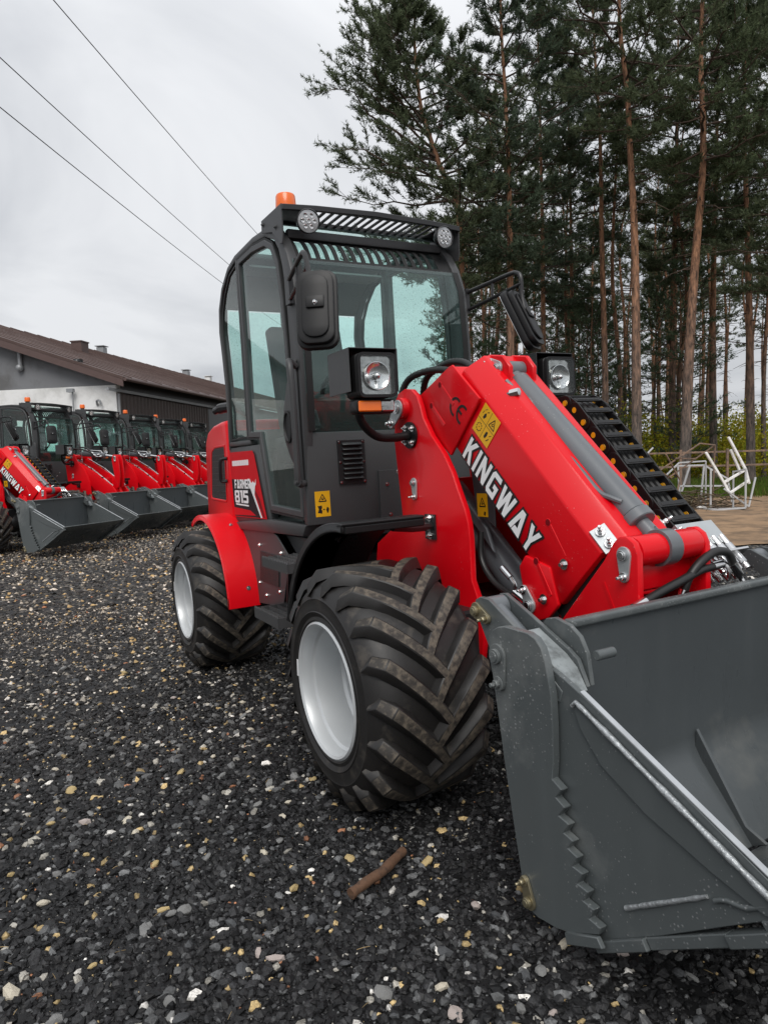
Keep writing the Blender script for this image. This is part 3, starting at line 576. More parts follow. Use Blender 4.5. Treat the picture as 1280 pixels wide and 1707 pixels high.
def body(root, detail):
    g = G(); H = [(-1.890, 1.425), (-2.02, 1.425), (-2.20, 1.412), (-2.31, 1.385), (-2.385, 1.32), (-2.41, 1.22), (-2.46, 0.82), (-1.862, 0.80)]
    g.py(H, -0.455, 0.455); h = g.build('hood', 'red', root, 0.03, 3)
    for s in (-1, 1):
        V = [(-1.935, 1.288), (-2.16, 1.288), (-2.235, 1.265), (-2.262, 1.22), (-2.325, 0.985), (-2.31, 0.955), (-1.99, 0.945), (-1.968, 0.96)]
        g = G(); g.ring(V[::-1], -0.016, s*0.459, s*0.449); g.build('vent_frame', 'red', h, 0.004)
        g = G(); g.py(V, s*0.4555, s*0.4495); g.build('vent_mesh', 'mesh', h)
        for k in range(9):
            t = k/8; z = 0.975+t*0.29; x0 = -2.30+0.075*t if t < 0.8 else -2.235; g = G(); g.box(x0, -1.985+0.045*t, s*0.4565, s*0.4555, z-0.0015, z+0.0015); g.build('vent_bar', 'trim', h)
        g = G(); g.tube(spline([(-1.912, s*0.457, 1.205), (-1.93, s*0.485, 1.20), (-1.935, s*0.492, 1.18), (-1.948, s*0.492, 1.09), (-1.945, s*0.48, 1.072), (-1.935, s*0.457, 1.075)], 4), 0.010, 8); g.build('hood_handle', 'black', h)
    g = G(); g.tube(spline([(-1.90, -0.30, 1.45), (-1.95, -0.36, 1.50), (-2.02, -0.42, 1.505), (-2.05, -0.44, 1.50)]), 0.03, 10); g.cyl((-2.05, -0.44, 1.50), (-2.085, -0.46, 1.49), 0.02, 10); g.build('rear_lamp_arm', 'trim', root)
    # chassis
    g = G(); g.box(-2.40, -1.25, -0.30, 0.30, 0.38, 0.80); g.box(-1.25, -0.95, -0.16, 0.16, 0.36, 0.70); g.box(-2.55, -2.40, -0.42, 0.42, 0.48, 0.86)
    g.box(-0.95, 0.10, -0.30, 0.30, 0.36, 0.60)
    for x in (0, -WB): g.cyl((x, -0.50, RB), (x, 0.50, RB), 0.07, 16); g.sph((x, 0, RB), 0.15, 14)
    g.build('chassis', 'trim', root, 0.01)
    for s in (-1, 1):
        P = [(-1.84, 0.828), (-1.26, 0.822), (-1.187, 0.80), (-1.03, 0.705), (-1.165, 0.445), (-1.554, 0.412), (-1.60, 0.62)]
        g = G(); g.py(P, s*0.448, s*0.440); g.py([(-1.19, 0.80), (-0.80, 0.805), (-0.80, 0.70), (-1.03, 0.70)], s*0.40, s*0.38)
        sp = g.build('side_panel', 'grey', root, 0.002)
        g = G(); g.py([(-1.445, 0.705), (-1.165, 0.70), (-1.195, 0.545), (-1.48, 0.545)], s*0.453, s*0.4485); g.build('panel_mesh', 'mesh', sp, 0.001)
        g = G()
        for p in ((-1.46, 0.735), (-1.14, 0.72), (-1.50, 0.53), (-1.20, 0.52), (-1.40, 0.475)): bolt(g, (p[0], s*0.4485, p[1]), (0, s, 0), 0.007, 0.006)
        g.build('panel_bolt', 'chrome', sp)
        for (x0, x1, z0, z1, ya) in ((-0.985, -0.665, 0.690, 0.730, 0.60), (-1.085, -0.77, 0.440, 0.485, 0.62)):
            g = G(); yb = 0.42; g.box(x0, x1, s*ya, s*(ya-0.006), z0, z1); g.box(x0, x0+0.006, s*(ya-0.007), s*yb, z0, z1); g.box(x1-0.006, x1, s*(ya-0.007), s*yb, z0, z1); g.box(x0+0.007, x1-0.007, s*(ya-0.007), s*yb, z0+0.02, z0+0.026)
            n = 16
            for i in range(n): xx = x0+(x1-x0)*(i+0.5)/n; g.py([(xx-0.008, z1), (xx+0.008, z1), (xx, z1+0.010)], s*ya, s*(ya-0.005))
            for j in range(4):
                yy = ya-0.03-j*0.04
                for i in range(n): xx = x0+(x1-x0)*(i+0.5)/n; g.py([(xx-0.007, z0+0.0265), (xx+0.007, z0+0.0265), (xx, z0+0.045)], s*yy, s*(yy-0.006))
            g.build('step', 'grey', root)
        g = G(); g.bar((-0.80, s*0.50, 0.71), (-0.86, s*0.50, 0.46), 0.03, 0.012); g.bar((-1.0, s*0.45, 0.71), (-1.07, s*0.45, 0.46), 0.03, 0.012); g.build('step_bracket', 'trim', root)
        # rear mudguard
        g = G(); A = arc(-WB, 0.40, 0.485, 0, 118, 22); B = arc(-WB, 0.40, 0.473, 0, 118, 22); g.py(A+B[::-1], s*0.612, s*0.440); A2 = arc(-WB, 0.40, 0.473, 0, 118, 22); B2 = arc(-WB, 0.40, 0.452, 0, 118, 22); g.py(A2+B2[::-1], s*0.612, s*0.604)
        f = g.build('rear_fender', 'red', root, 0.003)
        g = G()
        for a in (12, 62): c = (-WB+0.486*math.cos(math.radians(a)), s*0.50, 0.40+0.486*math.sin(math.radians(a))); bolt(g, c, (math.cos(math.radians(a)), 0, math.sin(math.radians(a))), 0.007, 0.006)
        g.build('fender_bolt', 'chrome', f)
        # front mudguard
        g = G(); A = arc(0, 0.40, 0.545, 86, 166, 18); B = arc(0, 0.40, 0.535, 86, 166, 18); g.py(A+B[::-1], s*0.665, s*0.345); A = arc(0, 0.40, 0.535, 86, 166, 18); B = arc(0, 0.40, 0.512, 86, 166, 18); g.py(A+B[::-1], s*0.665, s*0.652); A = arc(0, 0.40, 0.5345, 86, 89, 2); B = arc(0, 0.40, 0.508, 86, 89, 2); g.py(A+B[::-1], s*0.6515, s*0.345)
        f = g.build('front_fender', 'black', root, 0.004)
        g = G(); g.tube([(-0.10, s*0.40, 0.90), (-0.13, s*0.30, 0.885), (-0.16, s*0.195, 0.88)], 0.016, 8); g.box(-0.205, -0.135, s*0.1905, s*0.198, 0.83, 0.925)
        for z in (0.912, 0.845): bolt(g, (-0.17, s*0.198, z), (0, s, 0), 0.009, 0.009, 1)
        g.build('fender_stay', ['trim', 'chrome'], f)
        for p in ((108, 0.45), (108, 0.53), (120, 0.47), (120, 0.54)): g = G(); a = math.radians(p[0]); bolt(g, (0.534*math.cos(a), s*p[1], 0.40+0.534*math.sin(a)), (-math.cos(a), 0, -math.sin(a)), 0.008, 0.008, 0); g.build('fender_bolt', 'trim', f)

TOWER = [(-0.404, 1.301), (-0.398, 1.37), (-0.365, 1.402), (-0.315, 1.415), (-0.268, 1.408), (-0.230, 1.38), (-0.208, 1.34), (-0.192, 1.293), (-0.140, 1.222), (-0.066, 1.152), (-0.018, 1.085), (0.014, 1.021), (0.052, 0.949), (0.068, 0.90), (0.074, 0.844), (0.072, 0.70), (0.10, 0.645), (0.128, 0.50), (0.10, 0.38), (-0.45, 0.38), (-0.66, 0.62), (-0.62, 0.78), (-0.385, 0.90), (-0.405, 1.081), (-0.419, 1.214)]
def tower(root):
    g = G()
    for s in (-1, 1): g.py(TOWER, s*0.190, s*0.166)
    g.box(-0.36, -0.30, -0.165, 0.165, 0.45, 1.05); g.box(-0.30, 0.10, -0.165, 0.165, 0.40, 0.44)
    g.cyl((-0.325, -0.215, 1.340), (-0.325, 0.215, 1.340), 0.042, 24)
    t = g.build('mast', 'red', root, 0.004, 2)
    for s in (-1, 1):
        keeper(t, 'pin_plate', (-0.325, 1.340), (-0.7, -0.75), s*0.216, s, 0.034, 0.075)
        keeper(t, 'pin_plate', (-0.275, 1.045), (0.05, -1), s*0.191, s, 0.020, 0.055)
    return t

BO = Vector((-0.031, 0, 1.157)); BD = Vector((0.717, 0, -0.697)); BN = Vector((0.697, 0, 0.717))
def bp(d, n): p = BO+BD*d+BN*n; return (p.x, p.z)
def b3(d, n, y): p = BO+BD*d+BN*n; return (p.x, y, p.z)
def boom_a(root, detail):
    # telescopic boom: eight-sided box with crease, rear sleeve, nose plates
    g = G(); sec = [(-0.142, 0.0), (-0.150, 0.012), (-0.150, 0.118), (-0.145, 0.245), (-0.085, 0.308), (0.085, 0.308), (0.145, 0.245), (0.150, 0.118), (0.150, 0.012), (0.142, 0.0)]
    d0, d1 = -0.16, 0.706; n = len(sec)
    g.add([b3(d0, q, y) for y, q in sec]+[b3(d1, q, y) for y, q in sec], [tuple(range(n)), tuple(range(2*n-1, n-1, -1))]+[(i, (i+1) % n, n+(i+1) % n, n+i) for i in range(n)])
    for s in (-1, 1):
        g.py([(-0.255, 1.380), (-0.045, 1.462), (-0.02, 1.468), (0.135, 1.331), (-0.057, 1.141), (-0.20, 1.245), (-0.24, 1.30)], s*0.163, s*0.1505)
        g.py([bp(0.50, 0.001), bp(0.505, -0.05), bp(0.605, -0.12), bp(0.640, -0.138), bp(0.672, -0.130), bp(0.704, -0.064), bp(0.704, 0.0), bp(0.60, 0.06)], s*0.158, s*0.140)
    g.py([(-0.235, 1.30), (-0.235, 1.375), (-0.045, 1.456), (-0.02, 1.462), (0.125, 1.331)], -0.150, 0.150)
    b = g.build('boom', 'red', root, 0.006, 2)
    g = G()                                            # pressed grooves on the side plates
    for s in (-1, 1):
        y = s*0.1632
        for (a, c) in (((-0.10, 1.405), (-0.02, 1.325)), ((-0.165, 1.335), (-0.085, 1.255))):
            g = G(); g.bar((a[0], y, a[1]), (c[0], y, c[1]), 0.016, 0.003, 0, (0, 1, 0)); g.cyl((a[0], y-s*0.002, a[1]), (a[0], y+s*0.0018, a[1]), 0.012, 12, 1); g.build('pressed_groove', ['red', 'decal_wine'], b, 0.0012)
        for (a, c, yy) in ((bp(0.50, 0.155), bp(0.62, 0.130), 0.1485), (bp(0.55, 0.03), bp(0.665, 0.0), 0.1590)):
            g = G(); g.bar((a[0], s*yy, a[1]), (c[0], s*yy, c[1]), 0.013, 0.003, 0, (0, 1, 0)); g.cyl((a[0], s*(yy-0.002), a[1]), (a[0], s*(yy+0.002), a[1]), 0.012, 12, 1); g.build('pressed_groove', ['red', 'decal_wine'], b, 0.0012)
    # lettering and stickers on both flanks
    for s in (-1, 1):
        if s < 0: fn = plane(b3(0, 0, -0.1512), BD, BN)
        else: fn = (lambda p, t: b3(0.50-p[0], p[1], 0.1512+t))
        g = G(); letters(g, fn, 'KINGWAY', 0.036, 0.012, 0.090, 0.155, 0.70, 0.0012, 0.0016, 0, None, 0.0075, 1)
        g.build('lettering', ['white', 'ink'], b)
        # CE mark
        f2 = plane((0, -0.1636, 0), (1, 0, 0), (0, 0, 1)) if s < 0 else (lambda p, t: (p[0], 0.1636+t, p[1]))
        g = G(); u = Vector((0.717, -0.697)); v = Vector((0.697, 0.717))
        def arcs(c, r, w, k0):
            A = [Vector(c)+(u*math.cos(math.radians(a))+v*math.sin(math.radians(a)))*r for a in range(75, 286, 21)]
            for i in range(len(A)-1):
                a, e = A[i], A[i+1]; d = (e-a).normalized(); q = Vector((-d.y, d.x))*w; g.poly(f2, [a-q-d*w*.3, e-q+d*w*.3, e+q+d*w*.3, a+q-d*w*.3], 0.0, 0.0005+0.00004*(i+k0), 0)
        arcs((-0.008, 1.315), 0.032, 0.0045, 0); arcs((0.030, 1.283), 0.032, 0.0045, 12)
        a, e = Vector((0.030, 1.283))-u*0.030, Vector((0.030, 1.283))-u*0.004; d = (e-a).normalized(); q = Vector((-d.y, d.x))*0.0045; g.poly(f2, [a-q, e-q, e+q, a+q], 0, 0.0012, 0)
        g.build('ce_mark', 'ink', b)
        if s < 0: fs = plane(b3(0.018, 0.126, -0.1512), BD*0.108, BN*0.112+Vector((0, 0.0040, 0)))
        else: fs = (lambda p, t: b3(0.13-p[0]*0.108, 0.126+p[1]*0.112, 0.1512+t-0.004*p[1]))
        sticker(b, fs, 2)
        g = G()
        for d_, n_, yy in ((0.635, 0.115, 0.149), (0.655, -0.03, 0.159)): p = b3(d_, n_, s*yy); g.cyl(p, (p[0], p[1]+s*0.022, p[2]), 0.007, 8); bolt(g, (p[0], p[1]+s*0.006, p[2]), (0, s, 0), 0.010, 0.010)
        g.build('boom_bolt', 'chrome', b)
        keeper(b, 'pin_plate', bp(0.625, -0.100), bp(0.0, 0.10) and (-0.45, 0.89), s*0.1585, s, 0.026, 0.052)
        p0 = b3(0.60, 0.262, s*0.142); g = G()
        g.add([b3(d, n, y) for d, n, y in ((0.632, 0.256, s*0.145), (0.718, 0.256, s*0.145), (0.718, 0.290, s*0.108), (0.632, 0.290, s*0.108), (0.632, 0.251, s*0.140), (0.718, 0.251, s*0.140), (0.718, 0.285, s*0.103), (0.632, 0.285, s*0.103))], [(0, 1, 2, 3), (7, 6, 5, 4), (0, 4, 5, 1), (1, 5, 6, 2), (2, 6, 7, 3), (3, 7, 4, 0)])
        for d in (0.652, 0.697): bolt(g, b3(d, 0.274, s*0.127), (0.697*0.75, s*0.65, 0.717*0.75), 0.009, 0.020, 1)
        g.build('wear_plate', ['zinc', 'chrome'], b, 0.001)
    # ears at the rear of the boom that hold the tilt cylinder
    g = G()
    for y in (-0.052, 0.052): g.py([(0.01, 1.43), (0.02, 1.472), (0.06, 1.492), (0.14, 1.478), (0.178, 1.435), (0.172, 1.375), (0.10, 1.36)], y-0.009, y+0.009)
    g.build('cylinder_ear', 'red', b, 0.004)
    keeper(b, 'pin_plate', (0.118, 1.438), (-0.8, 0.5), -0.062, -1, 0.024, 0.045)
    # inner boom nose with cross tube
    g = G(); NP = [(0.656, 0.822), (0.694, 0.876), (0.712, 0.892), (0.740, 0.896), (0.765, 0.880), (0.778, 0.85), (0.776, 0.66), (0.74, 0.52), (0.62, 0.46), (0.50, 0.52), (0.476, 0.622)]
    for s in (-1, 1): g.py(NP, s*0.150, s*0.126)
    g.cyl((0.735, -0.125, 0.850), (0.735, 0.125, 0.850), 0.043, 28); g.box(0.715, 0.727, -0.1255, 0.1255, 0.735, 0.815); 
    g.box(0.60, 0.72, -0.125, 0.125, 0.72, 0.735)
    nose = g.build('boom_nose', 'red', root, 0.006, 2)
    g = G(); g.py([bp(0.55, -0.05), bp(0.735, -0.05), bp(0.735, 0.22), bp(0.55, 0.22)], -0.1235, 0.1235); g.build('boom_slide', 'seal', root)
    for s in (-1, 1):
        keeper(nose, 'pin_plate', (0.735, 0.845), (0.0, -1), s*0.1505, s, 0.024, 0.060)
        g = G(); a, c = (0.655, 0.76), (0.705, 0.655); g.bar((a[0], s*0.1505, a[1]), (c[0], s*0.1505, c[1]), 0.010, 0.003, 0, (0, 1, 0)); g.build('pressed_groove', 'red', nose)
    # tilt cylinder along the top
    a, c = Vector((0.145, -0.002, 1.385)), Vector((0.640, -0.002, 0.936)); d = (c-a).normalized(); pin = Vector((0.735, 0, 0.850))
    g = G(); g.cyl(a, c, 0.042, 28); g.cyl(c, c+d*0.035, 0.047, 28); g.cyl(a-d*0.03, a, 0.030, 20); g.cyl((a.x-0.03, -0.042, a.z+0.045), (a.x-0.03, 0.042, a.z+0.045), 0.032, 20)
    tc_ = g.build('tilt_cylinder', 'cyl', root, 0.003)
    g = G(); g.cyl(c+d*0.0355, pin-d*0.03, 0.025, 20); g.build('piston_rod', 'cyl', tc_)
    g = G(); g.lathe([(0.0435, -0.024), (0.052, -0.024), (0.052, 0.024), (0.0435, 0.024)], pin, (0, 1, 0), 24); bolt(g, pin+Vector((-0.02, 0, 0.048)), (-0.3, 0, 1), 0.005, 0.006); g.build('rod_eye', 'cyl', tc_)
    sdir = Vector((0, -1, 0)); off = -0.058; nrm = Vector((d.z, 0, -d.x)); nrm = -nrm if nrm.z < 0 else nrm
    g = G(); g.tube(spline([a+d*0.02+sdir*0.075+nrm*0.02, a+d*0.05+sdir*0.062+nrm*0.012, a+d*0.10+sdir*0.056, a+d*0.45+sdir*0.056, a+d*0.56+sdir*0.056, a+d*0.60+sdir*0.048+nrm*0.012, a+d*0.63+sdir*0.035+nrm*0.022], 5), 0.0085, 8); g.build('feed_pipe', 'cyl', tc_)
    # lift cylinder under the boom
    a, c = Vector((-0.30, 0, 1.00)), Vector((0.19, 0, 0.585)); d = (c-a).normalized()
    g = G(); g.cyl(a, c, 0.060, 28); g.cyl(c, c+d*0.05, 0.066, 28); g.cyl(c+d*0.05, c+d*0.19, 0.03, 16); g.py([(-0.1, 0.97), (0.02, 0.87), (0.06, 0.78), (-0.08, 0.90)], -0.075, -0.061)
    lc = g.build('lift_cylinder', 'cyl', root, 0.004)
    # small guard plate with sticker inside the mast
    g = G(); g.py([(-0.03, 1.09), (0.10, 1.01), (0.10, 0.88), (-0.01, 0.94)], -0.095, -0.088); gp = g.build('guard_plate', 'grey', root, 0.002)
    sticker(gp, plane((0.002, -0.0962, 0.915), (0.062, 0, 0), (0, 0, 0.085)), 1)

def boom_b(root):
    # plain loader arm with bell crank and a level tilt cylinder
    g = G()
    for s in (-1, 1): g.py([(-0.37, 1.29), (-0.27, 1.31), (0.20, 1.05), (0.50, 0.83), (0.56, 0.75), (0.56, 0.52), (0.44, 0.50), (0.32, 0.60), (0.04, 0.88), (-0.36, 1.16)], s*0.165, s*0.130)
    g.box(0.18, 0.24, -0.129, 0.129, 0.80, 0.98); g.box(0.42, 0.48, -0.129, 0.129, 0.56, 0.70)
    b = g.build('loader_arm', 'red', root, 0.006, 2)
    for s in (-1, 1):
        g = G(); g.tube([(-0.25, s*0.150, 1.318), (0.06, s*0.150, 1.155), (0.10, s*0.150, 1.132), (0.50, s*0.150, 0.848)], 0.008, 8)
        for x in (0.08, 0.30): g.box(x-0.02, x+0.02, s*0.135, s*0.165, 1.135-(x-0.08)*0.70, 1.150-(x-0.08)*0.70)
        g.build('arm_pipe', 'chrome', b)
        fs = plane((-0.22, -0.1655, 1.10), BD*0.15, BN*0.13) if s < 0 else (lambda p, t: (-0.10+p[0]*0.12, 0.1655+t, 1.06+p[1]*0.12))
        sticker(b, fs, 2)
        keeper(b, 'pin_plate', (0.46, 0.64), (-0.6, 0.7), s*0.1655, s)
    g = G()
    for y in (-0.05, 0.05): g.py([(0.42, 0.84), (0.48, 0.78), (0.54, 0.82), (0.575, 1.00), (0.555, 1.26), (0.52, 1.36), (0.45, 1.36), (0.42, 1.28), (0.46, 1.02)], y-0.014, y+0.014)
    k = g.build('bell_crank', 'red', root, 0.005, 2)
    keeper(k, 'pin_plate', (0.485, 1.318), (0.1, -1), -0.065, -1)
    a, c = Vector((-0.20, 0, 1.392)), Vector((0.25, 0, 1.355))
    g = G(); g.cyl(a, c, 0.042, 20); g.cyl(a+Vector((-0.06, 0, 0)), a, 0.03, 14)
    t = g.build('tilt_cylinder', 'cyl', root, 0.003)
    g = G(); g.cyl(c, (0.485, 0, 1.318), 0.022, 14); g.tube([(-0.19, -0.055, 1.25), (-0.19, -0.055, 1.455), (-0.14, -0.055, 1.46), (0.21, -0.055, 1.43), (0.23, -0.045, 1.39)], 0.009, 8); g.build('piston_rod', 'chrome', t)
    g = G(); g.bar((0.48, 0, 0.83), (0.60, 0, 0.60), 0.05, 0.04); g.build('tilt_link', 'red', root, 0.004)

def hoses(root):
    def ribbed(path, r, name='hydraulic_hose'):
        P = spline(path, 10); rr = [r*(1.0 if i % 2 else 1.16) for i in range(len(P))]
        g = G(); g.tube(P, rr, 10); return g.build(name, 'hose', root, ang=80)
    for dy, P in ((0.0, [(-0.46, -0.13, 1.36), (-0.445, -0.118, 1.43), (-0.385, -0.108, 1.472), (-0.247, -0.10, 1.480), (-0.104, -0.098, 1.456), (0.024, -0.096, 1.412), (0.092, -0.095, 1.372)]), (1, [(-0.43, -0.03, 1.36), (-0.40, -0.045, 1.43), (-0.335, -0.055, 1.476), (-0.20, -0.058, 1.500), (-0.10, -0.06, 1.490), (-0.027, -0.062, 1.456), (0.03, -0.064, 1.412)])):
        h = ribbed(P, 0.0125)
        e = Vector(P[-1]); d = (e-Vector(P[-2])).normalized()
        g = G(); g.cyl(e, e+d*0.035, 0.0145, 14); g.tube(spline([e+d*0.035, e+d*0.06, e+d*0.075+Vector((0.02, 0, 0.0)), e+d*0.075+Vector((0.055, 0.004, 0.004))], 5), 0.0085, 10); q = e+d*0.075+Vector((0.055, 0.004, 0.004)); g.cyl(q, q+Vector((0.03, 0.012, 0.004)), 0.0135, 6); g.build('hose_fitting', 'chrome', h)
    # slack hose loop below the boom
    g = G(); g.tube(spline([(0.02, -0.10, 0.86), (0.03, -0.11, 0.76), (0.10, -0.115, 0.69), (0.20, -0.115, 0.655), (0.25, -0.11, 0.652)], 7), 0.011, 10); h = g.build('hydraulic_hose', 'hose', root)
    g = G(); g.cyl((0.16, -0.12, 0.745), (0.205, -0.12, 0.715), 0.011, 10); g.tube(spline([(0.205, -0.12, 0.715), (0.225, -0.12, 0.69), (0.22, -0.12, 0.66)], 5), 0.007, 8); g.cyl((0.22, -0.12, 0.668), (0.275, -0.12, 0.645), 0.012, 10); g.tube(spline([(0.275, -0.12, 0.645), (0.31, -0.12, 0.638), (0.325, -0.12, 0.66), (0.32, -0.12, 0.69)], 5), 0.009, 8); g.build('hose_fitting', 'chrome', h)

def cable_chain(root):
    # energy chain beside the boom: upper run from the bend down to the nose, lower run tucked underneath
    up = [(0.075, 1.215), (0.082, 1.262), (0.115, 1.302), (0.160, 1.306), (0.204, 1.278), (0.247, 1.231), (0.291, 1.184), (0.334, 1.139), (0.377, 1.091), (0.420, 1.044), (0.464, 0.998), (0.507, 0.950), (0.552, 0.904), (0.596, 0.860)]
    lo = [(0.115, 1.155), (0.160, 1.108), (0.204, 1.062), (0.248, 1.015), (0.292, 0.969), (0.336, 0.923), (0.380, 0.877)]
    y0, y1 = 0.200, 0.345
    for run, inv in ((up, 1), (lo, -1)):
        for i in range(len(run)-1):
            a, b = Vector((run[i][0], 0, run[i][1])), Vector((run[i+1][0], 0, run[i+1][1])); d = (b-a).normalized(); n = Vector((-d.z, 0, d.x))
            if n.x+n.z < 0 and not (run is up and i < 3): n = -n
            if run is up and i < 3: n = Vector((-d.z, 0, d.x))
            L = (b-a).length; g = G(); o = 0.003 if i % 2 else 0.0
            def side(y, t):
                P = [];  c0, c1 = a, b; r = 0.030
                for q in range(7): th = math.pi/2+math.pi*q/6; P.append(c0+(d*math.cos(th)+n*math.sin(th))*r)
                for q in range(7): th = -math.pi/2+math.pi*q/6; P.append(c1+(d*math.cos(th)+n*math.sin(th))*r*0.97)
                g.poly(lambda p, tt: (p.x, tt, p.z), P, y, y+t, 0)
            side(y0+o, 0.006); side(y1-o-0.006, 0.006)
            c = (a+b)/2+n*0.027
            g.obox(c+Vector((0, (y0+y1)/2, 0)), d*0.0115, Vector((0, (y1-y0)/2-0.010, 0)), n*0.0035); g.obox(c+n*0.0015+Vector((0, (y0+y1)/2, 0)), d*0.006, Vector((0, (y1-y0)/2-0.022, 0)), n*0.0035)
            c2 = (a+b)/2-n*0.027; g.obox(c2+Vector((0, (y0+y1)/2, 0)), d*0.0115, Vector((0, (y1-y0)/2-0.010, 0)), n*0.0035)
            if run is up: g.cyl(b+Vector((0, y0+o-0.0035, 0)), b+Vector((0, y0+o+0.001, 0)), 0.0115, 18, 1); g.cyl(b+Vector((0, y1-o-0.012, 0)), b+Vector((0, y1-o-0.007, 0)), 0.0115, 12, 1)
            g.build('chain_link', ['black', 'dot'], CC[0] if CC else root, 0.0012)
    # hoses inside the chain
    for k in range(4):
        yy = y0+0.03+k*0.028; P = [(x, yy, z-0.002) for x, z in up[2:]]+[(0.640, yy, 0.815), (0.675, yy, 0.775)]
        g = G(); g.tube(spline(P, 3), 0.011, 8); g.build('chain_hose', 'hose', CC[0] if CC else root)
    g = G(); d = Vector((0.70, 0, -0.714)); n = Vector((0.714, 0, 0.70)); c = Vector((0.635, (y0+y1)/2, 0.835))
    g.obox(c+n*0.030, d*0.045, Vector((0, 0.085, 0)), n*0.002); g.obox(c-n*0.002+Vector((0, -0.083, 0)), d*0.045, Vector((0, 0.002, 0)), n*0.030)
    for yy in (-0.07, 0.07): bolt(g, c+n*0.032+d*0.03+Vector((0, yy, 0)), n, 0.004, 0.004)
    g.build('chain_bracket', 'zinc', CC[0] if CC else root, 0.001)
    # bulkhead with hose couplings
    c = Vector((0.715, 0.27, 0.775)); g = G(); g.obox(c, d*0.004, Vector((0, 0.085, 0)), n*0.055)
    for k in range(4):
        for j in range(2):
            p = c+Vector((0, -0.058+k*0.038, 0))+n*(0.025-j*0.05); g.cyl(p-d*0.04, p+d*0.035, 0.0125, 6); g.cyl(p+d*0.035, p+d*0.055, 0.009, 10); g.cyl(p-d*0.075, p-d*0.04, 0.010, 10)
    g.build('hose_coupling', 'chrome', CC[0] if CC else root, 0.001)
    # two quick-coupler hoses that loop back to the bucket
    for k, P in enumerate(([(0.79, -0.145, 0.722), (0.785, -0.07, 0.740), (0.78, 0.028, 0.760), (0.775, 0.105, 0.776), (0.77, 0.165, 0.778)], [(0.77, 0.039, 0.722), (0.775, 0.053, 0.758), (0.78, 0.093, 0.796), (0.78, 0.159, 0.821), (0.78, 0.217, 0.813), (0.78, 0.243, 0.777)])):
        g = G(); g.tube(spline(P, 8), 0.0125, 12); h = g.build('hydraulic_hose', 'hose', root)
        for e, f in ((P[0], P[1]), (P[-1], P[-2])): g = G(); e = Vector(e); dd = (e-Vector(f)).normalized(); g.cyl(e-dd*0.005, e+dd*0.042, 0.0145, 14); g.tube(spline([e+dd*0.042, e+dd*0.058, e+dd*0.066+Vector((0.010, 0, -0.015)), e+dd*0.066+Vector((0.010, 0, -0.045))], 4), 0.007, 8); g.build('hose_fitting', 'chrome', h)
CC = []

